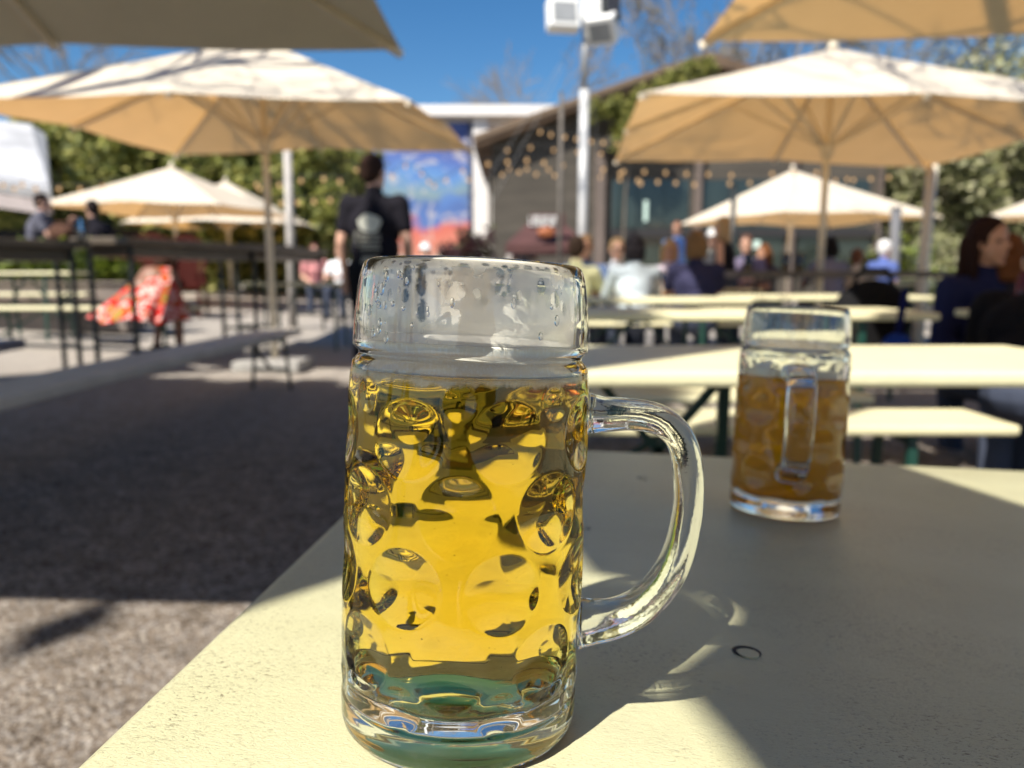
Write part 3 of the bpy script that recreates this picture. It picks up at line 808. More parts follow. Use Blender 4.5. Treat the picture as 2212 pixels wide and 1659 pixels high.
    if dress:                                     # one draped skirt from the shoulders, spread over the seat, with folds
        b = MB(); rings = []; n_ = 72; S0 = so + V((0, 0, 0.05)); E0 = hp + V((0, 0.06, -0.16))
        for i in range(25):
            t_ = i / 24; c_ = S0.lerp(E0, t_); r_ = (0.10 + 0.05 * min(t_ * 4, 1)) + 0.30 * t_ ** 1.25
            rings.append([(c_.x + math.cos(a) * r_ * (1.12 + 0.10 * t_ * math.sin(9 * a + 2.0 * t_) + 0.05 * t_ * math.sin(17 * a)), c_.y + math.sin(a) * r_ * 0.85 * (1 + 0.10 * t_ * math.sin(9 * a + 2.0 * t_)), c_.z + 0.025 * t_ * math.sin(5 * a)) for a in [2 * math.pi * q / n_ for q in range(n_)]])
        o_ = len(b.v)
        for rg_ in rings: b.v += rg_
        for i in range(24):
            for q in range(n_): b.f.append([o_ + i * n_ + q, o_ + i * n_ + (q + 1) % n_, o_ + (i + 1) * n_ + (q + 1) % n_, o_ + (i + 1) * n_ + q]); b.m.append(0)
        b.f.append([o_ + q for q in range(n_)]); b.m.append(0)
        b.build('dress', topmat, root, smooth=True)
    else: b.build('jacket' if sleeve == 'long' else 'shirt', topmat or fabric(top), root, remesh=fine)
    if not dress:
        b = MB(); b.ell(hp, (0.168 * k * B + g, 0.118 * k * B + g, 0.125 * k + g))
        for n_ in 'LR':
            b.cap(J['hj' + n_], J['kn' + n_], 0.084 * k * B + g, 0.057 * k + g); b.cap(J['kn' + n_], J['an' + n_], 0.057 * k + g, 0.045 * k + g)
        b.build('trousers', fabric(bottom), root, remesh=fine)
    for n_ in 'LR':
        b = MB(); b.cap(J['an' + n_] + V((0, -0.03, -0.045)) * k, J['an' + n_] + V((0, 0.155, -0.052)) * k, 0.043 * k, 0.034 * k); b.build('shoe', fabric((0.03, 0.03, 0.03)), root, smooth=True)
    # hair
    if hstyle != 'bald':
        b = MB(); b.ell((0, -0.020 * k, 0.046 * k), (0.083 * k, 0.098 * k, 0.088 * k), Mh)
        b.ell((0, -0.048 * k, 0.0), (0.078 * k, 0.064 * k, 0.095 * k), Mh)
        for s_ in (-1, 1): b.ell((s_ * 0.058 * k, -0.02 * k, 0.015 * k), (0.028 * k, 0.06 * k, 0.06 * k), Mh)
        if hstyle == 'long':
            for q in (-0.06, -0.03, 0, 0.03, 0.06): b.cap(Mh @ V((q * k, -0.07 * k, 0.0)), Mh @ V((q * 1.2 * k, -0.085 * k, -0.24 * k)), 0.04 * k, 0.028 * k)
            for s_ in (-1, 1): b.cap(Mh @ V((s_ * 0.075 * k, -0.02 * k, 0.03 * k)), Mh @ V((s_ * 0.085 * k, -0.01 * k, -0.2 * k)), 0.03 * k, 0.02 * k)
        if hstyle == 'bun':
            b.ell((0, -0.115 * k, 0.06 * k), (0.042 * k, 0.04 * k, 0.042 * k), Mh)
        if hstyle == 'bob':
            for s_ in (-1, 1): b.cap(Mh @ V((s_ * 0.07 * k, -0.03 * k, 0.03 * k)), Mh @ V((s_ * 0.078 * k, -0.03 * k, -0.1 * k)), 0.034 * k, 0.026 * k)
            b.cap(Mh @ V((-0.05 * k, -0.07 * k, -0.03 * k)), Mh @ V((0.05 * k, -0.07 * k, -0.03 * k)), 0.05 * k, 0.05 * k)
            b.cap(Mh @ V((-0.05 * k, -0.075 * k, -0.09 * k)), Mh @ V((0.05 * k, -0.075 * k, -0.09 * k)), 0.04 * k, 0.04 * k)
        b.build('hair', hair_mat(hair), root, remesh=0.009)
    for s_ in (-1, 1):
        b = MB()
        if shades: b.ell((s_ * 0.031 * k, 0.082 * k, 0.0), (0.027 * k, 0.012 * k, 0.02 * k), Mh, 10, 7)
        else: b.ell((s_ * 0.030 * k, 0.077 * k, 0.0), (0.012 * k, 0.009 * k, 0.008 * k), Mh, 10, 7)
        b.build('sunglass_lens' if shades else 'eye', M_eye, root, smooth=True)
    if hat:
        b = MB(); b.lathe([(0.12, 0.05), (0.085, 0.06), (0.083, 0.1), (0.06, 0.14), (0.0, 0.15)], 18, Mh); b.build('hat', fabric(hat), root, smooth=True)
    return root, J, k, Mh
DK = (0.012, 0.011, 0.016)
man, J, k, Mh = person('man in black printed tee standing with his back turned', -1.0, 5.62, R(-4), 'stand', 0.03, 1.74, ('down', 'down'), 'fair', (0.035, 0.018, 0.013), 'short', DK, 'short', (0.01, 0.01, 0.012), headturn=R(-28), bulk=1.2, fine=0.009)
# cream print on the back of the tee: a foaming mug above three lines
def print_patch(polys, matl, name):
    b = MB()
    for pl in polys:
        n = len(pl)
        b.add([(x * 0.95, -0.152 + 0.06 * (z - 1.2) ** 2, z * 0.93) for x, z in pl] + [(x * 0.95, -0.115, z * 0.93) for x, z in pl], [list(range(n)), list(range(2 * n - 1, n - 1, -1))] + [(i, (i + 1) % n, (i + 1) % n + n, i + n) for i in range(n)])
    return b.build(name, matl, man)
M_pr = mat('cream_print', (0.72, 0.72, 0.62), 0.8); M_pr2 = mat('grey_print', (0.30, 0.29, 0.25), 0.8)
foamtop = [(0.0 + 0.083 * math.cos(a) * (1 + 0.06 * math.sin(5 * a)), 1.345 + 0.07 * math.sin(a) * (1 + 0.08 * math.sin(4 * a))) for a in [2 * math.pi * i / 28 for i in range(28)]]
print_patch([foamtop], M_pr, 'cream_print')
lines = []
for z, w_ in ((1.255, 0.075), (1.222, 0.078), (1.185, 0.07), (1.152, 0.075)): lines.append([(-w_, z - 0.011), (w_, z - 0.011), (w_, z + 0.011), (-w_, z + 0.011)])
lines.append([(-0.112, 1.19), (-0.098, 1.19), (-0.098, 1.28), (-0.112, 1.28)]); lines.append([(-0.112, 1.268), (-0.076, 1.268), (-0.076, 1.282), (-0.112, 1.282)]); lines.append([(-0.112, 1.176), (-0.076, 1.176), (-0.076, 1.19), (-0.112, 1.19)])
for z, w_ in ((1.085, 0.06), (1.055, 0.066)): lines.append([(-w_, z - 0.014), (w_, z - 0.014), (w_, z + 0.014), (-w_, z + 0.014)])
print_patch(lines, M_pr2, 'grey_print')
def px_person(label, px, Y, *a, **kw): return person(label, (px - 1106) / F * Y * 1.0, Y, *a, **kw)
GP = 'people at the beer tables'
FL = newmat('red_floral_cloth'); m, nt, out = FL
pb = nt.nodes.new('ShaderNodeBsdfPrincipled'); nt.links.new(pb.outputs[0], out.inputs[0]); vec = texcoord(nt)
c = ramp(nt, noi(nt, vec, 8.5, 1, 0.5, 0.4), [(0.36, (0.30, 0.20, 0.05)), (0.41, (0.50, 0.012, 0.010)), (0.50, (0.52, 0.03, 0.025)), (0.55, (0.70, 0.46, 0.42)), (0.61, (0.68, 0.50, 0.46)), (0.65, (0.52, 0.02, 0.015)), (0.72, (0.50, 0.10, 0.02))])
nt.links.new(c, pb.inputs['Base Color']); pb.inputs['Roughness'].default_value = 0.9; pb.inputs['Specular IOR Level'].default_value = 0.1
px_person('figure in red and white floral dress sitting on left bench', 292, 7.35, R(-30), 'sit', 0.85, 1.62, ('lap', 'lap'), 'brown', (0.03, 0.018, 0.012), 'bob', topmat=m, dress=True, bulk=1.15, zoff=0.02)
px_person('person in grey tee leaning on high table at far left', 88, 10.4, R(-75), 'stand', 0.25, 1.72, ('raise', 'table'), 'fair', (0.02, 0.012, 0.01), 'short', (0.11, 0.11, 0.14))
px_person('dark haired person in black top at far left facing the grey tee', 236, 10.2, R(60), 'stand', 0.3, 1.68, ('table', 'table'), 'fair', (0.015, 0.01, 0.01), 'short', DK, 'long')
px_person('person in pale yellow shirt with dark hair beside the mug rim', 1235, 7.3, R(-25), 'sit', 0.2, 1.72, ('table', 'table'), 'fair', (0.03, 0.018, 0.012), 'short', (0.66, 0.64, 0.36), zoff=-0.07)
px_person('person behind the yellow shirt with reddish face', 1262, 7.9, R(170), 'sit', 0.1, 1.75, ('table', 'table'), 'tan', (0.2, 0.12, 0.06), 'short', (0.08, 0.12, 0.22), zoff=-0.07)
px_person('blond man in white shirt and sunglasses at the group table', 1328, 8.75, R(178), 'sit', 0.1, 1.76, ('table', 'table'), 'fair', (0.34, 0.22, 0.11), 'short', (0.62, 0.64, 0.68), shades=True, zoff=-0.07)
px_person('dark haired person in pale denim jacket seen from behind', 1371, 7.12, R(2), 'sit', 0.16, 1.72, ('table', 'table'), 'tan', (0.012, 0.01, 0.012), 'bob', (0.56, 0.64, 0.68), 'long', zoff=-0.07)
px_person('blond woman in lilac top facing the camera at group table', 1440, 8.75, R(175), 'sit', 0.12, 1.74, ('table', 'table'), 'tan', (0.5, 0.33, 0.14), 'bob', (0.55, 0.48, 0.56), zoff=-0.07)
px_person('standing man in light blue shirt and sunglasses behind the group', 1458, 12.6, R(150), 'stand', 0.05, 1.68, ('down', 'down'), 'tan', (0.16, 0.07, 0.04), 'short', (0.20, 0.32, 0.62), shades=True)
px_person('person with brown hair and navy shirt seen from behind', 1502, 6.85, R(-6), 'sit', 0.22, 1.76, ('table', 'table'), 'tan', (0.19, 0.11, 0.05), 'bob', (0.035, 0.035, 0.075), bulk=1.15, zoff=-0.07)
px_person('blond woman in black top standing with bare arm', 1566, 8.3, R(60), 'stand', 0.12, 1.50, ('down', 'down'), 'fair', (0.42, 0.3, 0.18), 'long', DK, 'none')
px_person('person in white hat between the navy shirt and the woman in black', 1536, 9.6, R(160), 'sit', 0.05, 1.7, ('table', 'table'), 'fair', (0.4, 0.38, 0.36), 'short', (0.45, 0.46, 0.42), hat=(0.6, 0.6, 0.6), zoff=0.1)
px_person('person in mauve top at dark high table', 1607, 9.8, R(150), 'sit', 0.1, 1.7, ('table', 'table'), 'fair', (0.12, 0.06, 0.04), 'short', (0.2, 0.17, 0.26), zoff=0.05)
px_person('red haired person in shade at dark high table', 1652, 9.8, R(120), 'sit', 0.15, 1.62, ('table', 'table'), 'tan', (0.16, 0.06, 0.02), 'long', (0.06, 0.05, 0.08))
px_person('person in grey violet shirt with black hair beside parasol pole', 1790, 9.2, R(8), 'sit', 0.14, 1.72, ('table', 'table'), 'brown', (0.012, 0.01, 0.01), 'bob', (0.20, 0.19, 0.25))
px_person('small figure in white and orange patterned top', 1836, 9.3, R(-40), 'sit', 0.2, 1.55, ('table', 'table'), 'fair', (0.16, 0.07, 0.04), 'short', (0.62, 0.52, 0.42))
px_person('white haired man in blue polo perched at right before the pale tables', 1890, 10.6, R(-70), 'sit', 0.12, 1.72, ('down', 'lap'), 'fair', (0.66, 0.64, 0.62), 'short', (0.09, 0.13, 0.34), bottom=(0.015, 0.018, 0.04))
px_person('dark haired woman in navy jacket at right edge', 2092, 3.75, R(-165), 'sit', 0.1, 1.66, ('lap', 'lap'), 'tan', (0.02, 0.008, 0.006), 'long', (0.012, 0.016, 0.06), 'long', headturn=R(8), fine=0.009, zoff=-0.12)
px_person('brown haired person behind the black jacket at right edge', 2196, 3.55, R(-10), 'sit', 0.35, 1.62, ('lap', 'lap'), 'tan', (0.13, 0.05, 0.018), 'bob', (0.02, 0.02, 0.03), 'long', zoff=-0.14)
px_person('person in bulky black jacket hunched at the right edge', 2300, 2.75, R(-25), 'sit', 0.85, 1.72, ('lap', 'lap'), 'fair', (0.03, 0.015, 0.01), 'short', (0.006, 0.006, 0.008), 'long', bulk=1.45, fine=0.009, zoff=-0.08)
px_person('far seated figure in pink left of the standing man', 684, 14.2, R(200), 'sit', 0.15, 1.65, ('lap', 'lap'), 'fair', (0.10, 0.03, 0.03), 'short', (0.55, 0.24, 0.24))
px_person('far seated figure in bright white top', 744, 13.4, R(170), 'sit', 0.15, 1.65, ('table', 'table'), 'fair', (0.2, 0.1, 0.05), 'short', (0.75, 0.76, 0.78))
px_person('far person in white standing right of the man in black', 921, 12.5, R(190), 'sit', 0.1, 1.7, ('lap', 'lap'), 'fair', (0.5, 0.45, 0.4), 'short', (0.75, 0.75, 0.78), hat=(0.75, 0.75, 0.75))
px_person('vendor in white hat inside the dark red kiosk', 1131, 14.6, R(180), 'stand', 0.05, 1.6, ('table', 'table'), 'fair', (0.3, 0.3, 0.3), 'short', (0.30, 0.30, 0.36), hat=(0.55, 0.55, 0.58))

person('unseen photographer in dark clothes, added to darken reflections in the near mug', 0.10, -0.52, 0, 'sit', 0.05, 1.74, ('lap', 'lap'), 'fair', (0.02, 0.014, 0.01), 'short', (0.012, 0.012, 0.016), 'long', (0.015, 0.018, 0.03), bulk=1.1)  # added out of view to block bright reflections in the near mug
# ------------------------------------------------------------------ small things
def bag(label, px, Y, zc, d, colr, name='bag', cat='bag'):
    x = (px - 1106) / F * Y; root = thing(name, label, cat, (x, Y, zc - d[2] / 2))
    b = MB(); b.ell((0, 0, d[2] * 0.5), (d[0] / 2, d[1] / 2, d[2] / 2), None, 18, 12)
    for i, v in enumerate(b.v): b.v[i] = (v[0], v[1], max(v[2], 0.005)) if v[2] < 0.02 else v
    b.box((0, -d[1] * 0.33, d[2] * 0.33), (d[0] * 0.6, d[1] * 0.35, d[2] * 0.4)); b.build('bag_body', fabric(colr), root, remesh=0.012)
    b = MB(); b.tube([(-d[0] * 0.25, 0, d[2] * 0.93), (-d[0] * 0.15, 0, d[2] * 1.12), (d[0] * 0.15, 0, d[2] * 1.12), (d[0] * 0.25, 0, d[2] * 0.93)], 0.012, 8); b.build('strap', fabric(colr), root, smooth=True)
    return root
bag('black rucksack resting on bench right of the amber mug', 1880, 3.98, 0.67, (0.42, 0.26, 0.40), (0.008, 0.008, 0.009))
bag('brown bag on ledge between the grey tee and the black top', 150, 9.9, 1.42, (0.34, 0.2, 0.2), (0.09, 0.045, 0.03))
def glass_thing(label, px, Y, z, colr, name='beer_glass', h=0.16, r=0.04):
    x = (px - 1106) / F * Y; root = thing(name, label, 'glass', (x, Y, z), 0, 'small beer glasses on far tables')
    b = MB(); b.lathe([(0.0, 0), (r * 0.85, 0), (r, h), (r * 0.93, h), (r * 0.8, 0.01), (0, 0.01)], 18); b.build('glass_wall', M_glass, root, smooth=True)
    b = MB(); b.lathe([(0.0, 0.011), (r * 0.79, 0.011), (r * 0.88, h * 0.7), (0, h * 0.7)], 18); b.build('drink', mat('drink', colr, 0.2), root, smooth=True)
    return root
glass_thing('clear glass on the high table before the black top', 192, 5.9, 1.15, (0.6, 0.55, 0.5))
glass_thing('small glass of yellow beer beside the yellow shirt', 1285, 7.75, 0.77, (0.6, 0.36, 0.03))
glass_thing('small glass of yellow beer before the sunglasses man', 1312, 7.85, 0.77, (0.6, 0.36, 0.03))
glass_thing('amber glass before the woman in lilac', 1425, 7.75, 0.77, (0.45, 0.25, 0.05))
glass_thing('glass at left end of the dark high table', 1610, 6.95, 0.92, (0.45, 0.36, 0.2))
glass_thing('middle glass on the dark high table', 1690, 6.95, 0.92, (0.45, 0.33, 0.2))
glass_thing('right hand glass of a pair on dark high table', 1720, 7.05, 0.92, (0.5, 0.4, 0.25))
bt = thing('bottle', 'dark red bottle with pale cap at right edge', 'bottle', ((2203 - 1106) / F * 3.2, 3.2, 0.74))
b = MB(); b.lathe([(0, 0), (0.03, 0), (0.032, 0.02), (0.032, 0.12), (0.013, 0.17), (0.012, 0.2), (0, 0.2)], 18); b.build('bottle_body', mat('red_glass', (0.12, 0.01, 0.012), 0.15), bt, smooth=True)
b = MB(); b.lathe([(0, 0.197), (0.015, 0.197), (0.015, 0.222), (0, 0.224)], 16); b.build('bottle_cap', M_white, bt)
ph = thing('handbag', 'blue bag hanging below the shaded table at right', 'bag', (((1940 - 1106) / F) * 3.0, 3.0, 0.40))
b = MB(); b.ell((0, 0, 0.17), (0.075, 0.05, 0.10), None, 14, 10); b.build('bag_body', fabric((0.008, 0.03, 0.17)), ph, remesh=0.01)
b = MB(); b.tube([(0, 0, 0.25), (0.01, 0, 0.36), (0.02, 0.0, 0.44)], 0.014, 8); b.build('strap', fabric((0.004, 0.006, 0.05)), ph, smooth=True)
M_redch = mat('dark_red_chair_paint', (0.045, 0.006, 0.004), 0.7, spec=0.08)
def adirondack(label, px, Y):
    x = (px - 1106) / F * Y; g = gz(x, Y); root = thing('slatted_chair', label, 'chair', (x, Y, g), R(10), 'dark red slatted chairs')
    b = MB()
    for i in range(7):
        q = (i - 3) / 3; b.bar((q * 0.26, 0.12, 0.45), (q * 0.32, 0.42, 1.32 - 0.16 * q * q), 0.085, 0.02)
    b.build('backrest', M_redch, root)
    b = MB(); b.box((0, -0.12, 0.46), (0.6, 0.5, 0.03)); b.build('seat', M_redch, root)
    for s_ in (-1, 1):
        b = MB(); b.box((s_ * 0.34, -0.1, 0.68), (0.12, 0.6, 0.025)); b.build('armrest', M_redch, root)
        for yy in (-0.33, 0.2):
            b = MB(); b.box((s_ * 0.33, yy, 0.33), (0.04, 0.08, 0.66)); b.build('leg', M_redch, root)
adirondack('dark red slatted chair left of the far parasol pole', 322, 12.0)
adirondack('dark red slatted chair right of the far parasol pole', 398, 12.2)

# ------------------------------------------------------------------ lamp mast
p_ = at(1258, 510, 10.5); lx = p_.x
zj = at(1258, 195, 10.5).z; ztop = at(1258, 40, 10.5).z
lamp = thing('lamp_post', 'tall white pole carrying floodlights and a dark panel', 'lamp post', (lx, 10.5, gz(lx, 10.5)))
g0 = gz(lx, 10.5)
b = MB(); b.tube([(0, 0, 0), (0, 0, zj - g0)], 0.062, 18); b.lathe([(0.14, 0), (0.14, 0.03), (0.075, 0.05)], 18); b.build('lower_pole', mat('pale_grey_enamel', (0.50, 0.50, 0.50), 0.45, 0.06, 3), lamp, smooth=True)
b = MB(); b.tube([(0, 0, zj - g0), (0, 0, ztop - g0)], 0.04, 14); b.build('upper_pole', M_grey, lamp, smooth=True)
def flood(px, py, w_, h_, tilt, yaw, name, m_, m2):
    q = at(px, py, 10.45); q = V((q.x - lx, -0.05, q.z - g0)); M = Matrix.Translation(q) @ Matrix.Rotation(yaw, 4, 'Z') @ Matrix.Rotation(tilt, 4, 'X') 
    b = MB(); s_ = 10.5 / F; b.box((0, 0, 0), (w_ * s_, 0.22, h_ * s_), M); o = b.build(name, m_, lamp, bevel=0.03, seg=3)
    b = MB(); b.box((0, -0.112, -0.005), (w_ * s_ * 0.72, 0.012, h_ * s_ * 0.66), M); b.build('lens', m2, o)
    b = MB(); b.bar(q * 1.0, (0, 0, q.z), 0.04, 0.04); b.build('bracket', M_grey, lamp)
M_lens = mat('dull_lens', (0.26, 0.27, 0.28), 0.35)
flood(1216, 34, 66, 62, R(-12), R(10), 'floodlight', M_white, M_lens)
flood(1301, 62, 62, 56, R(38), R(-25), 'floodlight', M_white, M_lens)
flood(1281, 14, 40, 56, R(0), R(-18), 'floodlight', M_white, M_white)
flood(1318, 8, 34, 84, R(-8), R(8), 'panel', M_black, mat('dark_panel', (0.03, 0.03, 0.035), 0.3))
b = MB()
for ex in (1142, 1165, 1290):
    q = at(ex, 240, 10.5); b.tube([(-0.12, 0, ztop - g0 - 0.25), (q.x - lx, 0.3, q.z - g0), ((q.x - lx) * 2.2, 0.9, q.z - g0 - 1.2)], 0.004, 5)
b.build('guy_wire', M_grey, lamp)

# loose poles
def pole(label, pts, rad, m_, name='post', cat='post'):
    root = thing(name, label, cat, pts[0]); b = MB(); b.tube([V(p) - V(pts[0]) for p in pts], rad, 12); b.build('shaft', m_, root, smooth=True)
    b = MB(); q = V(pts[-1]) - V(pts[0]); b.lathe([(rad[-1] * 1.15, -0.03), (rad[-1] * 1.15, 0.02), (0, 0.03)], 12, None, 0, q); b.build('post_cap', m_, root)
M_pale = mat('pale_bark_post', (0.42, 0.39, 0.36), 0.7, 0.3, 9, 0.3, 30)
q0, q1 = at(632, 665, 11.3), at(620, 300, 11.3); pole('pale grey post right of the left parasol pole', [(q0.x, q0.y, gz(q0.x, q0.y)), q1], [0.068, 0.058], M_pale)
q0, q1 = at(1992, 600, 9.2), at(2016, 330, 9.2); pole('light brown timber post between right parasol and far trees', [(q0.x, q0.y, gz(q0.x, q0.y)), q1], [0.068, 0.062], M_mast)
q0, q1 = at(1934, 575, 14), at(1936, 450, 14); pole('thin grey post before the far trees at right', [(q0.x, q0.y, gz(q0.x, q0.y)), q1], [0.09, 0.085], mat('dull_grey_post', (0.12, 0.12, 0.13), 0.7))
q0, q1 = at(1580, 600, 13), at(1586, 400, 13); pole('thin black post before the far right parasol', [(q0.x, q0.y, gz(q0.x, q0.y)), q1], [0.05, 0.045], M_black)
q0, q1 = at(1208, 590, 12.5), at(1213, 200, 12.5); pole('slim weathered post left of the white lamp pole', [(q0.x, q0.y, gz(q0.x, q0.y)), q1], [0.04, 0.03], mat('weathered_post', (0.12, 0.105, 0.09), 0.8, 0.3, 8))

# ------------------------------------------------------------------ string lights
M_wire = mat('black_wire', (0.01, 0.01, 0.01), 0.6)
m, nt, out = newmat('warm_bulb'); e_ = nt.nodes.new('ShaderNodeEmission'); e_.inputs['Color'].default_value = (1.0, 0.62, 0.30, 1); e_.inputs['Strength'].default_value = 0.55
nt.links.new(e_.outputs[0], out.inputs[0]); M_bulb = m
mb = MB(); mb.lathe([(0, -0.075), (0.018, -0.07), (0.029, -0.052), (0.029, -0.036), (0.016, -0.012), (0.012, -0.002)], 10); bulb_me = mb.mesh('bulb', M_bulb, True)
mb = MB(); mb.lathe([(0.012, -0.006), (0.014, 0.004), (0.014, 0.03), (0, 0.032)], 8); sock_me = mb.mesh('socket', M_wire, True)
SG = 'string lights over the yard'
def strand(label, pix, Y0_, Y1_):
    pts = []
    for i, (a, c) in enumerate(pix): pts.append(at(a, c, Y0_ + (Y1_ - Y0_) * i / max(len(pix) - 1, 1)))
    root = thing('string_lights', label, 'string lights', pts[0], 0, SG)
    w_ = [(p - pts[0]) + V((0, 0, 0.05)) for p in pts]
    w_ = [w_[0] + (w_[0] - w_[1]) * 0.7 + V((0, 0, 0.05))] + w_ + [w_[-1] + (w_[-1] - w_[-2]) * 0.7 + V((0, 0, 0.05))]
    b = MB(); b.tube(w_, 0.006, 5); b.build('wire', M_wire, root)
    for p in pts:
        o = bpy.data.objects.new('bulb', bulb_me); COL.objects.link(o); o.parent = root; o.location = p - pts[0] + V((0, 0, 0.02))
        s_ = bpy.data.objects.new('socket', sock_me); COL.objects.link(s_); s_.parent = o
strand('top strand of bulbs across the barn gable behind the lamp pole', [(1167, 283), (1190, 289), (1220, 294), (1245, 298), (1277, 303), (1303, 306), (1333, 309)], 15, 14)
strand('sparse second strand of dim bulbs below the barn eave', [(1096, 323), (1146, 317), (1196, 322), (1248, 327), (1298, 330)], 16, 15)
strand('third strand of bulbs crossing left part of the barn', [(1054, 352), (1096, 347), (1138, 344), (1175, 349), (1215, 354), (1259, 360), (1303, 364), (1340, 372)], 13, 13)
strand('lowest strand of bulbs on the left part of the barn', [(1085, 375), (1100, 363), (1121, 370), (1138, 363), (1158, 374), (1185, 364), (1198, 377), (1297, 380)], 15, 15)
strand('upper strand of bulbs under the right parasol edge', [(1347, 368), (1392, 369), (1438, 371), (1483, 373), (1530, 374), (1580, 376), (1668, 373), (1716, 371), (1764, 370)], 14, 13)
strand('lower strand of bulbs under the right parasol edge', [(1339, 385), (1378, 388), (1384, 394), (1421, 391), (1460, 393), (1500, 396), (1576, 394), (1620, 393)], 13, 13)
strand('strand of bulbs right of the far barn parasol', [(1805, 388), (1830, 385), (1844, 387), (1881, 384), (1920, 381)], 14, 14)
strand('upper strand of bulbs before the hedge by the left pole', [(554, 396), (560, 405), (603, 397), (650, 388), (699, 384), (734, 390)], 13, 12)
strand('lower strand of bulbs before the hedge by the left pole', [(608, 437), (643, 435), (678, 433), (713, 430), (747, 427)], 12, 12)
strand('strand of bulbs along the white pavilion roof edge', [(7, 398), (31, 405), (48, 397), (77, 405), (127, 406), (173, 406), (222, 400)], 13, 13)
strand('strand of bulbs across the blue mural', [(770, 365), (810, 372), (847, 379), (876, 357), (911, 374), (926, 391), (938, 400), (963, 388), (1000, 367), (1012, 387)], 14, 14)

# ------------------------------------------------------------------ buildings
YB = 23.0
def bpt(px, py, Y=YB): return at(px, py, Y)
barn = thing('barn', 'dark timber barn with sloping gable roof and glazed front', 'building', (bpt(1062, 560).x, YB, gz(3, YB)))
bo_ = V(barn.location)
M_barn = mat('dark_barn_boards', (0.062, 0.053, 0.042), 0.85, 0.35, 1.4, 0.5, 6, stretch=(0.4, 1, 3.0))
M_roof = mat('mossy_brown_roof', (0.115, 0.075, 0.048), 0.9, 0.35, 1.2, 0.5, 8)
M_fascia = mat('ochre_roof_edge', (0.15, 0.105, 0.07), 0.9, 0.2, 3)
gz_b = bo_.z
prof = [(1062, 312), (1300, 225), (1520, 148), (1700, 205), (1915, 290)]
P = [bpt(a, c) - bo_ for a, c in prof]
poly = [(P[0].x, 0.0)] + [(p.x, p.z) for p in P] + [(P[-1].x, 0.0)]
b = MB(); b.prism(poly, 0.0, 14.0); b.build('wall', M_barn, barn)
b = MB()
for i in range(len(P) - 1):
    a, c = P[i], P[i + 1]; t = V((0, 0, 0.32))
    ex0 = -0.5 if i == 0 else 0; 
    vs = [(a.x + ex0, -0.55, a.z + ex0 * 0.35), (c.x, -0.55, c.z), (c.x, 14.4, c.z), (a.x + ex0, 14.4, a.z + ex0 * 0.35)]
    b.add([V(v_) + V((0, 0, 0.02)) for v_ in vs] + [V(v_) + t for v_ in vs], [(3, 2, 1, 0), (4, 5, 6, 7), (0, 1, 5, 4), (1, 2, 6, 5), (2, 3, 7, 6), (3, 0, 4, 7)])
rf = b.build('roof', M_roof, barn)
b = MB()
for i in range(2): b.bar((P[i].x - (0.5 if i == 0 else 0), -0.58, P[i].z + 0.24 - (0.17 if i == 0 else 0)), (P[i + 1].x, -0.58, P[i + 1].z + 0.24), 0.06, 0.16)
b.build('fascia', M_fascia, rf)
M_shop = mat('dark_shop_glass', (0.02, 0.028, 0.026), 0.08, 0.4, 1.0, spec=0.8)
M_post = mat('taupe_timber_post', (0.13, 0.10, 0.085), 0.7, 0.2, 2)
M_beam = mat('charcoal_lintel', (0.022, 0.02, 0.021), 0.6)
def wall_rect(name, x0, y0, x1, y1, m_, dep, parent=barn, org=None):
    A = bpt(x0, y1) - bo_; C = bpt(x1, y0) - bo_; z0 = max(A.z, 0.02)
    b = MB(); b.box(((A.x + C.x) / 2, -dep / 2 + 0.05, (z0 + C.z) / 2), (C.x - A.x, dep + 0.1, C.z - z0)); return b.build(name, m_, parent)
for x0, x1 in ((1320, 1490), (1516, 1692), (1720, 1880)):
    wl = wall_rect('window', x0, 388, x1, 493, M_shop, 0.02); wl2 = wall_rect('window', x0, 512, x1, 600, M_shop, 0.02)
    for xm in (x0 + (x1 - x0) * 0.33, x0 + (x1 - x0) * 0.66): wall_rect('window_bar', xm - 1.5, 388, xm + 1.5, 493, M_beam, 0.05, wl)
wall_rect('lintel', 1316, 495, 1905, 511, M_beam, 0.16)
for x0, x1, yt in ((1281, 1307, 320), (1490, 1516, 300), (1692, 1720, 300), (1880, 1905, 320)): wall_rect('post', x0, yt, x1, 640, M_post, 0.25)
M_glow = newmat('lit_tube'); m, nt, out = M_glow; e_ = nt.nodes.new('ShaderNodeEmission'); e_.inputs['Color'].default_value = (0.72, 0.9, 0.78, 1); e_.inputs['Strength'].default_value = 0.75; nt.links.new(e_.outputs[0], out.inputs[0]); M_glow = m
wall_rect('lit_lamp', 1488 - 98, 434, 1412 - 14, 478, M_glow, 0.12); wall_rect('lit_lamp', 1622, 520, 1640, 536, M_glow, 0.12)

wb = thing('white_building', 'white modern building with blue painted mural wall', 'building', (at(900, 560, 30).x, 30, gz(-4, 30)))
wo = V(wb.location); M_wb = mat('white_render', (0.74, 0.71, 0.68), 0.7, 0.06, 0.6)
def wrect(name, x0, y0, x1, y1, m_, d0, d1, parent=wb):
    A = at(x0, y1, 30) - wo; C = at(x1, y0, 30) - wo; z0 = max(A.z, 0.0)
    b = MB(); b.box(((A.x + C.x) / 2, (d0 + d1) / 2, (z0 + C.z) / 2), (C.x - A.x, d1 - d0, C.z - z0)); return b.build(name, m_, parent)
wrect('wall', 560, 236, 1420, 640, M_wb, 0.35, 9)
wrect('roof_fascia', 555, 230, 1425, 252, M_wb, -0.3, 9.2)
wrect('column', 1024, 253, 1054, 640, M_wb, 0.0, 0.349); wrect('column', 1062, 330, 1086, 640, M_wb, -0.1, 0.349)
m, nt, out = newmat('painted_mural'); pb = nt.nodes.new('ShaderNodeBsdfPrincipled'); nt.links.new(pb.outputs[0], out.inputs[0])
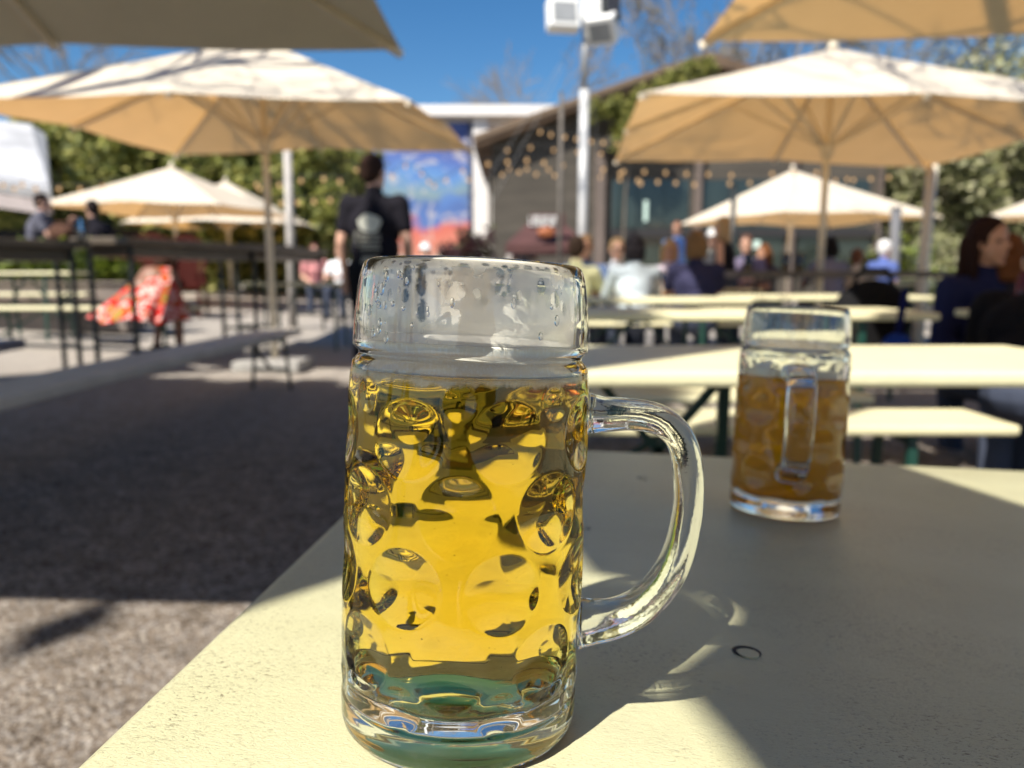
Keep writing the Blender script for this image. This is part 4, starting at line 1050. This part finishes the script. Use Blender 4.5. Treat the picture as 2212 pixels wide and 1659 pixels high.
tc = texcoord(nt, 'Generated'); sx = nt.nodes.new('ShaderNodeSeparateXYZ'); nt.links.new(tc, sx.inputs[0])
vec = texcoord(nt); nf = noi(nt, vec, 0.55, 3, 0.55, 0.8); ad = nt.nodes.new('ShaderNodeMath'); ad.operation = 'MULTIPLY_ADD'; nt.links.new(nf, ad.inputs[0]); ad.inputs[1].default_value = 0.30; nt.links.new(sx.outputs['Z'], ad.inputs[2])
cz = ramp(nt, ad.outputs[0], [(0.14, (0.55, 0.53, 0.50)), (0.30, (0.40, 0.50, 0.46)), (0.36, (0.60, 0.20, 0.11)), (0.50, (0.62, 0.10, 0.05)), (0.56, (0.02, 0.12, 0.42)), (0.66, (0.02, 0.10, 0.36)), (0.73, (0.16, 0.27, 0.30)), (0.84, (0.05, 0.22, 0.55)), (0.95, (0.02, 0.09, 0.40)), (1.1, (0.02, 0.07, 0.33))])
sw = ramp(nt, noi(nt, vec, 1.1, 2, 0.5, 1.6), [(0.56, (0, 0, 0)), (0.62, (0.7, 0.7, 0.7)), (0.68, (0, 0, 0))])
c = mixc(nt, sw, cz, (0.55, 0.50, 0.46)); c = mixc(nt, ramp(nt, noi(nt, vec, 0.8, 2, 0.5, 0.5), [(0.6, (0, 0, 0)), (0.66, (0.8, 0.8, 0.8))]), c, (0.03, 0.16, 0.50))
c = mixc(nt, 0.22, c, (0.25, 0.25, 0.26))
nt.links.new(c, pb.inputs['Base Color']); pb.inputs['Roughness'].default_value = 0.6
mu = wrect('mural', 740, 262, 1023, 640, m, 0.2, 0.345)
wrect('mural_frame', 1014, 262, 1023.5, 640, mat('navy_frame', (0.03, 0.035, 0.07), 0.6), 0.12, 0.199, mu)

pv = thing('pavilion', 'white roofed pavilion with dark interior at far left', 'building', (at(-60, 500, 15).x, 15, gz(-9, 15)))
po = V(pv.location); M_pv = mat('white_sheet_roof', (0.44, 0.44, 0.45), 0.55, 0.35, 1.1)  # strong mottling in the roof colour stands in for tree shade
def pvp(px, py, Y): return at(px, py, Y) - po
b = MB(); A = [pvp(-330, 345, 14.0), pvp(108, 412, 14.0), pvp(98, 290, 19.0), pvp(66, 268, 19.0), pvp(-330, 225, 19.0)]
n = len(A); b.add(A + [a + V((0, 0.05, -0.16)) for a in A], [list(range(n)), list(range(2 * n - 1, n - 1, -1))] + [(i, (i + 1) % n, (i + 1) % n + n, i + n) for i in range(n)])
b.build('roof', M_pv, pv)
b = MB(); b.prism([(A[0].x, A[0].z - 0.45), (A[1].x - 0.1, A[1].z - 0.42), (A[1].x - 0.1, A[1].z - 0.17), (A[0].x, A[0].z - 0.17)], A[0].y + 0.05, A[0].y + 0.2); b.build('eave_board', mat('pinkish_eave', (0.36, 0.31, 0.30), 0.7), pv)
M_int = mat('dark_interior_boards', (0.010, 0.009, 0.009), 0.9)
zt = A[1].z - 0.5
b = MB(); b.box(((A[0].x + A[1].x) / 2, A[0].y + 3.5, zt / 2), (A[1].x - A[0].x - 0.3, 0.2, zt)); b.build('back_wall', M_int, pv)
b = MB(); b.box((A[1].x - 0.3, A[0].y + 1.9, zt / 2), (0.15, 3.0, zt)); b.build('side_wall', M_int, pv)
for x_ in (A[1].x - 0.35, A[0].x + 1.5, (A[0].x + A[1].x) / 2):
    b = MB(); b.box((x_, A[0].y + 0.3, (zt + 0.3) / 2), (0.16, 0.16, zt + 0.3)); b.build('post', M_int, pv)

ki = thing('kiosk', 'dark red tent kiosk with white lettering band before the barn', 'kiosk', (at(1185, 560, 14).x, 14, gz(0.6, 14)))
ko = V(ki.location); M_kr = mat('dark_red_tarp', (0.07, 0.026, 0.024), 0.8, 0.2, 3)
zk = at(1185, 528, 14).z - ko.z; zk2 = at(1185, 462, 14.9).z - ko.z; xa = at(1092, 528, 14).x - ko.x; xb = at(1272, 528, 14).x - ko.x
b = MB(); xm = (xa + xb) / 2; yc = 0.9
b.add([(xa, 0, zk), (xb, 0, zk), (xb, 1.8, zk), (xa, 1.8, zk), (xm - 0.15, yc, zk2), (xm + 0.15, yc, zk2), (xa, 0, zk - 0.16), (xb, 0, zk - 0.16), (xb, 1.8, zk - 0.16), (xa, 1.8, zk - 0.16)],
      [(0, 1, 5, 4), (1, 2, 5), (2, 3, 4, 5), (3, 0, 4), (0, 6, 7, 1), (1, 7, 8, 2), (2, 8, 9, 3), (3, 9, 6, 0)])
b.build('tent_roof', M_kr, ki, fixn=True)
for x_ in (xa + 0.06, xb - 0.06):
    for y_ in (0.06, 1.74):
        b = MB(); b.box((x_, y_, (zk - 0.1) / 2), (0.09, 0.09, zk - 0.1)); b.build('post', M_pale, ki)
b = MB(); b.box((xm, 0.15, 0.5), (xb - xa - 0.2, 0.4, 1.0)); b.build('counter', M_brown, ki, bevel=0.02)
b = MB(); x_ = at(1142, 470, 14).x - ko.x; x2 = at(1204, 470, 14).x - ko.x; zz = at(1170, 488, 14).z - ko.z; hh = at(1170, 466, 14).z - ko.z - zz
for i in range(7):
    q = x_ + (x2 - x_) * (i + 0.5) / 7; w_ = (x2 - x_) / 7 * 0.72
    b.box((q - w_ * 0.35, -0.03, zz + hh / 2), (w_ * 0.3, 0.03, hh))
    if i in (1, 2, 4, 6): b.box((q, -0.03, zz + hh - 0.03), (w_ * 0.4, 0.03, 0.05))
    if i in (0, 2, 3, 5): b.box((q, -0.03, zz + 0.03), (w_ * 0.4, 0.03, 0.05))
    if i in (1, 3, 5): b.box((q + w_ * 0.35, -0.03, zz + hh / 2), (w_ * 0.3, 0.03, hh))
b.build('lettering', M_white, ki)
b = MB(); b.box((xm, -0.005, zz + hh / 2), (x2 - x_ + 0.12, 0.018, hh + 0.08)); b.build('sign_board', M_kr, ki)
b = MB(); q = at(1180, 502, 14) - ko; b.ell((q.x, -0.04, q.z), (0.16, 0.05, 0.10)); b.build('orange_badge', mat('orange_badge', (0.30, 0.09, 0.03), 0.6), ki, smooth=True)

# ------------------------------------------------------------------ vegetation
LEAF = {'hedge': [leaf_mat('leaf_hedge_dark', (0.13, 0.15, 0.035)), leaf_mat('leaf_hedge_mid', (0.27, 0.28, 0.07)), leaf_mat('leaf_hedge_light', (0.42, 0.40, 0.11))],
        'olive': [leaf_mat('leaf_olive_dark', (0.16, 0.17, 0.07)), leaf_mat('leaf_olive_mid', (0.32, 0.32, 0.15)), leaf_mat('leaf_olive_light', (0.47, 0.45, 0.28))],
        'lime': [leaf_mat('leaf_lime_dark', (0.05, 0.075, 0.008)), leaf_mat('leaf_lime_mid', (0.11, 0.155, 0.012)), leaf_mat('leaf_lime_light', (0.19, 0.24, 0.02))],
        'bud': [leaf_mat('bud_brown', (0.14, 0.105, 0.05)), leaf_mat('bud_tan', (0.22, 0.17, 0.08)), leaf_mat('bud_green', (0.16, 0.16, 0.05))],
        'wine': [leaf_mat('leaf_wine_dark', (0.045, 0.014, 0.018)), leaf_mat('leaf_wine_mid', (0.07, 0.022, 0.028)), leaf_mat('leaf_wine_green', (0.07, 0.08, 0.02))]}
M_bark = mat('grey_brown_bark', (0.13, 0.105, 0.08), 0.9, 0.3, 5, 0.6, 20)
M_twig = mat('thin_grey_twigs', (0.20, 0.17, 0.14), 0.9, 0.25, 4)
def leaves(b, pts, size, rg, spread, per):
    for p in pts:
        for _ in range(per):
            q = V(p) + V((rg.gauss(0, 1), rg.gauss(0, 1), rg.gauss(0, 1))) * spread
            u = V((rg.gauss(0, 1), rg.gauss(0, 1), rg.gauss(0, 1))).normalized(); w_ = u.orthogonal().normalized(); s_ = size * rg.uniform(0.6, 1.4)
            o = len(b.v); b.v += [tuple(q - u * s_), tuple(q + w_ * s_ * 0.5), tuple(q + u * s_), tuple(q - w_ * s_ * 0.5)]
            b.f.append([o, o + 1, o + 2, o + 3]); r_ = rg.random(); b.m.append(0 if r_ < 0.36 else 1 if r_ < 0.76 else 2)
def clumps(rg, c, rad, n_, shell=0.55):
    out_ = []
    while len(out_) < n_:
        p = V((rg.uniform(-1, 1), rg.uniform(-1, 1), rg.uniform(-1, 1)))
        if p.length > 1: continue
        k_ = 0.72 + 0.42 * mnoise.noise(p * 2.1 + V((c[0], c[1], 0)))
        if p.length > k_: continue
        if p.length < shell * k_ and rg.random() < 0.7: continue
        if mnoise.noise(p * 3.1 + V((0, c[0], c[1]))) < -0.22: continue
        out_.append(V(c) + V((p.x * rad[0], p.y * rad[1], p.z * rad[2])))
    return out_
TWIG = 0.006
def branches(b, rg, p, d, L, r_, depth, tips, droop=0.0, spread=0.55, ends=3):
    pts = [V(p)]; dd = V(d).normalized(); n_ = 4
    for i in range(n_):
        dd = (dd + V((rg.gauss(0, 0.13), rg.gauss(0, 0.13), rg.gauss(0, 0.08) - droop))).normalized(); pts.append(pts[-1] + dd * L / n_)
    r1 = r_ * 0.62; b.tube(pts, [r_ + (r1 - r_) * i / n_ for i in range(n_ + 1)], 7 if r_ > 0.03 else 4, cap=False)
    tips.append(pts[-1])
    if depth == 0: return
    for j in range(ends):
        f_ = rg.uniform(0.45, 1.0) if j else 1.0
        q = pts[min(int(f_ * n_ + 0.5), n_)]
        nd = (dd + V((rg.gauss(0, spread), rg.gauss(0, spread), rg.gauss(0.08, spread * 0.7)))).normalized()
        branches(b, rg, q, nd, L * rg.uniform(0.62, 0.85), max(r1 * rg.uniform(0.55, 0.8), TWIG), depth - 1, tips, droop, spread, ends)
def leafy_tree(label, x, y, h, rx, pal, seed, nl=1500, size=0.16, low=0.15, name='tree', cat='tree', group=None, per=4):
    rg = random.Random(seed); g = gz(x, y); root = thing(name, label, cat, (x, y, g), 0, group)
    b = MB(); tips = []
    b.tube([(0, 0, -0.1), (0.06, 0.02, h * 0.25), (0.0, 0.08, h * 0.55), (0.05, 0, h * 0.8)], [0.05 + h * 0.018, h * 0.016, h * 0.011, h * 0.004], 9)
    for i in range(9):
        a = rg.uniform(0, 6.28); z_ = h * rg.uniform(low + 0.05, 0.7)
        branches(b, rg, (0.02, 0.02, z_), (math.cos(a), math.sin(a), rg.uniform(0.2, 0.9)), rx * 0.55, h * 0.006, 1, tips)
    b.build('trunk', M_bark, root, smooth=True)
    cz = h * (1 + low) / 2; pts = clumps(rg, (0, 0, cz), (rx * 1.15, rx * 1.1, h * (1 - low) / 2 * 1.2), nl // per)
    b = MB(); leaves(b, pts, size, rg, size * 1.1, per); b.build('crown', LEAF[pal], root, fixn=False)
    return root
HT = 'evergreens of the tall hedge'
for i, (px, Y, h, rx) in enumerate(((118, 20.5, 4.9, 1.5), (215, 21.5, 5.3, 1.7), (318, 20.8, 5.0, 1.6), (418, 21.8, 5.1, 1.7), (512, 20.8, 4.9, 1.6), (605, 21.4, 4.8, 1.6), (690, 20.6, 4.6, 1.5), (758, 22.5, 4.4, 1.3))):
    lab = ['hedge evergreen beside the white pavilion roof', 'hedge evergreen above the left tip of the far parasol', 'hedge evergreen just left of the far parasol peak', 'hedge evergreen right of the far parasol peak', 'hedge evergreen behind the second far parasol peak',
           'hedge evergreen behind the left parasol pole', 'hedge evergreen between pale post and the standing man', 'hedge evergreen touching the blue mural'][i]
    leafy_tree(lab, (px - 1106) / F * Y, Y, h, rx, 'hedge', 20 + i, 6000, 0.13, 0.0, 'evergreen_shrub', 'hedge tree', HT)
OT = 'olive trees at the right'
for i, (px, Y, h, rx) in enumerate(((1960, 27.0, 6.2, 2.2), (2040, 24.0, 7.0, 2.4), (2130, 26.5, 8.6, 2.8), (2225, 23.0, 7.6, 2.5), (2080, 31.0, 9.5, 3.2))):
    lab = ['olive tree right of the barn corner', 'olive tree behind the light brown timber post', 'taller olive tree behind the dark haired woman', 'olive tree at the right picture edge', 'tallest olive tree, rearmost at right'][i]
    leafy_tree(lab, (px - 1106) / F * Y, Y, h, rx, 'olive', 60 + i, 6000, 0.14, 0.05, 'olive_tree', 'tree', OT)
for i, (px, Y, h, rx) in enumerate(((1035, 44, 7.9, 2.0), (1178, 42, 7.7, 1.9))):
    leafy_tree(['round tree top above white roof near its middle', 'round tree top above white roof beside the barn roof'][i], (px - 1106) / F * Y, Y, h + 0.35, rx, 'hedge', 80 + i, 1500, 0.2, 0.3, 'tree', 'tree')
leafy_tree('low bright green shrub before the olive trees', (1925 - 1106) / F * 17, 17, 1.5, 1.2, 'lime', 90, 1200, 0.1, 0.0, 'shrub', 'shrub')
leafy_tree('low green shrub behind the far yellow tables', (1960 - 1106) / F * 19, 19, 1.7, 1.4, 'olive', 91, 1200, 0.1, 0.0, 'shrub', 'shrub')
leafy_tree('dark wine red shrub in front of the mural wall', (1018 - 1106) / F * 16, 16, 1.72, 0.72, 'wine', 92, 2600, 0.07, 0.0, 'shrub', 'shrub')
# planter with bright green plants
pl = thing('planter_box', 'long dark planter holding bright green plants at left', 'planter', (-6.6, 9.5, gz(-5.5, 9.5)))
b = MB(); b.box((0, 0, 0.29), (3.8, 0.5, 0.58)); b.box((0, 0, 0.595), (3.9, 0.58, 0.03)); b.build('box', mat('taupe_planter_boards', (0.20, 0.165, 0.145), 0.8, 0.2, 3), pl, bevel=0.01)
for i, px in enumerate((20, 75, 125, 175, 225, 270)):
    x = (px - 1106) / F * 9.5; rg = random.Random(100 + i); z0 = gz(-5.5, 9.5) + 0.605
    rt = thing('potted_plant', ['bright green plant at the left end of planter', 'bright green plant second from planter left end', 'bright green plant before the person in grey', 'bright green plant below the clear glass', 'bright green plant below the black top', 'bright green plant at right end of planter'][i], 'plant', (x, 9.5, z0), 0, 'plants in the planter')
    b = MB()
    for j in range(9):
        a = rg.uniform(0, 6.28); b.tube([(0, 0, -0.02), (0.08 * math.cos(a), 0.08 * math.sin(a), 0.2), (0.2 * math.cos(a), 0.16 * math.sin(a), 0.36)], [0.008, 0.006, 0.003], 5)
    b.build('stem', M_bark, rt)
    b = MB(); leaves(b, clumps(rg, (0, 0, 0.2), (0.30, 0.26, 0.30), 260), 0.05, rg, 0.05, 4); b.build('leaves', LEAF['lime'], rt, fixn=False)
# ivy on barn gable
rt = thing('climbing_plant', 'yellow green climber hanging over the barn roof edge', 'plant', bpt(1370, 265) + V((0, -0.9, 0)))
ro = V(rt.location); rg = random.Random(5); pts = []
for px, py, r_ in ((1380, 235, .45), (1362, 262, .5), (1345, 290, .45), (1395, 275, .5), (1338, 320, .35), (1400, 300, .4), (1420, 215, .35), (1375, 310, .4), (1440, 196, .4), (1475, 178, .4), (1320, 245, .35), (1280, 250, .3), (1505, 168, .4)):
    c = bpt(px, py) + V((0, -0.9, 0)) - ro; pts += clumps(rg, c, (r_, 0.25, r_ * 1.1), 60)
b = MB(); leaves(b, pts, 0.09, rg, 0.08, 4); b.build('foliage', LEAF['hedge'], rt, fixn=False)
b = MB(); b.tube([(0, 0.3, 0.6), (0.1, 0.2, 0), (-0.2, 0.2, -0.8), (-0.3, 0.35, -2.2), (-0.35, 0.4, -(ro.z - gz(3, 23)))], [0.02, 0.03, 0.03, 0.035, 0.05], 6); b.build('stem', M_bark, rt)
# thin spring trees against the sky
TWIG = 0.02
def bare_tree(label, x, y, h, lean, seed, depth=4, pal=None, nl=0, r0=0.14, L=None, spread=0.42, lsz=0.07, droop=0.0, ends=3):
    rg = random.Random(seed); g = gz(x, y); root = thing('bare_tree', label, 'tree', (x, y, g)); b = MB(); tips = []
    t0 = V((lean[0], lean[1], h * 0.42)); b.tube([(0, 0, -0.1), t0 * 0.5 + V((0.05, 0, 0)), t0], [r0 * 1.25, r0, r0 * 0.8], 10)
    b.build('trunk', M_bark, root, smooth=True)
    b = MB()
    for i in range(4):
        a = rg.uniform(0, 6.28) + i * 1.57; sp_ = spread
        branches(b, rg, t0, (lean[0] * 0.25 + sp_ * math.cos(a), lean[1] * 0.25 + sp_ * math.sin(a), 1.0), (L or h * 0.24), r0 * 0.5, depth, tips, droop, spread, ends)
    b.build('branches', M_twig, root, smooth=True, fixn=False)
    if nl:
        b = MB(); leaves(b, tips, lsz, rg, 0.22, nl); b.build('buds', LEAF[pal or 'bud'], root, fixn=False)
    return root
bare_tree('bare tree above the barn roof at upper right', (1440 - 1106) / F * 30, 30, 11.5, (0.2, 0), 3, 4, 'bud', 5, 0.16)
bare_tree('budding tree between barn ridge and right parasol', (1560 - 1106) / F * 28, 28.5, 12.5, (0.3, 0), 4, 4, 'bud', 6, 0.16)
bare_tree('pale bare tree behind the white lamp pole', (1205 - 1106) / F * 38, 38, 11.5, (-0.2, 0), 5, 4, None, 0, 0.09)
bare_tree('faint bare tree behind the left parasol top', (170 - 1106) / F * 30, 30, 11.0, (0.2, 0), 6, 4, None, 0, 0.13)
bare_tree('budding tree above the right parasol top', (1900 - 1106) / F * 32, 34, 13.0, (0.2, 0), 8, 4, 'olive', 3, 0.16)
bare_tree('budding tree at upper right picture corner', (2130 - 1106) / F * 30, 30, 12.0, (0.2, 0), 9, 4, 'olive', 3, 0.16)
TWIG = 0.008
bare_tree('large bare tree left of the yard throwing branch shadows', -9.2, 2.6, 11.5, (4.0, 1.0), 12, 5, None, 0, 0.13, 2.2, 0.6)
rt = thing('broad_tree', 'broad leafy tree left of the near parasol throwing dense shade', 'tree', (-8.3, -2.2, 0)); rg = random.Random(31)
b = MB(); b.tube([(0, 0, -0.1), (0.2, 0.1, 3), (1.3, 0.5, 6), (2.6, 0.9, 8.4)], [0.34, 0.28, 0.2, 0.1], 10); b.build('trunk', M_bark, rt, smooth=True)
b = MB(); leaves(b, clumps(rg, (2.5, 0.85, 8.5), (2.3, 1.95, 1.3), 1500, 0.1) + [V((2.5 + rg.uniform(-1.9, 1.9), 0.85 + rg.uniform(-1.65, 1.65), 8.5 + rg.uniform(-0.5, 0.5))) for _ in range(900)], 0.25, rg, 0.16, 4); b.build('crown', LEAF['hedge'], rt, fixn=False)
bare_tree('large bare tree behind the viewer throwing branch shadows', -5.4, -3.6, 12.0, (4.9, 4.0), 14, 5, None, 0, 0.16, 2.2, 0.55)

# ------------------------------------------------------------------ light, sky, camera
w = bpy.data.worlds.new('World'); scene.world = w; w.use_nodes = True
nt = w.node_tree; bg = nt.nodes['Background']
sky = nt.nodes.new('ShaderNodeTexSky'); sky.sky_type = 'NISHITA'; sky.sun_disc = False
sky.sun_elevation = SUN_EL
sky.sun_rotation = math.atan2(-sh.x, -sh.y)
sky.air_density = 1.0; sky.dust_density = 0.25; sky.ozone_density = 3.0; sky.altitude = 300
hs = nt.nodes.new('ShaderNodeHueSaturation'); hs.inputs['Saturation'].default_value = 1.3; nt.links.new(sky.outputs[0], hs.inputs['Color'])
nt.links.new(hs.outputs[0], bg.inputs['Color']); bg.inputs['Strength'].default_value = 0.068
sl = bpy.data.lights.new('sun', 'SUN'); sl.energy = 5.0; sl.angle = R(0.5); sl.color = (1.0, 0.94, 0.84)
so = bpy.data.objects.new('sun', sl); COL.objects.link(so)
so.rotation_euler = LIGHT.to_track_quat('-Z', 'Y').to_euler(); so.location = (-6, -8, 12)
if CAUSTICS: sl.cycles.is_caustics_light = True

cd = bpy.data.cameras.new('camera'); cam = bpy.data.objects.new('camera', cd); COL.objects.link(cam)
cam.location = CAM; cam.rotation_euler = (R(90) - PITCH, 0, 0)
cd.sensor_width = 36; cd.lens = 36 * F / 2212; cd.clip_start = 0.02; cd.clip_end = 1000
cd.dof.use_dof = True; cd.dof.focus_distance = 0.298; cd.dof.aperture_fstop = 8.0
scene.camera = cam
scene.view_settings.view_transform = 'Standard'; scene.view_settings.look = 'None'
scene.view_settings.exposure = 0.85; scene.view_settings.gamma = 1
cy = scene.cycles
cy.max_bounces = 24; cy.transmission_bounces = 24; cy.diffuse_bounces = 4; cy.glossy_bounces = 6; cy.transparent_max_bounces = 16; cy.volume_bounces = 0
cy.caustics_reflective = False; cy.caustics_refractive = True; cy.blur_glossy = 0.6
cy.sample_clamp_indirect = 8; cy.use_denoising = True
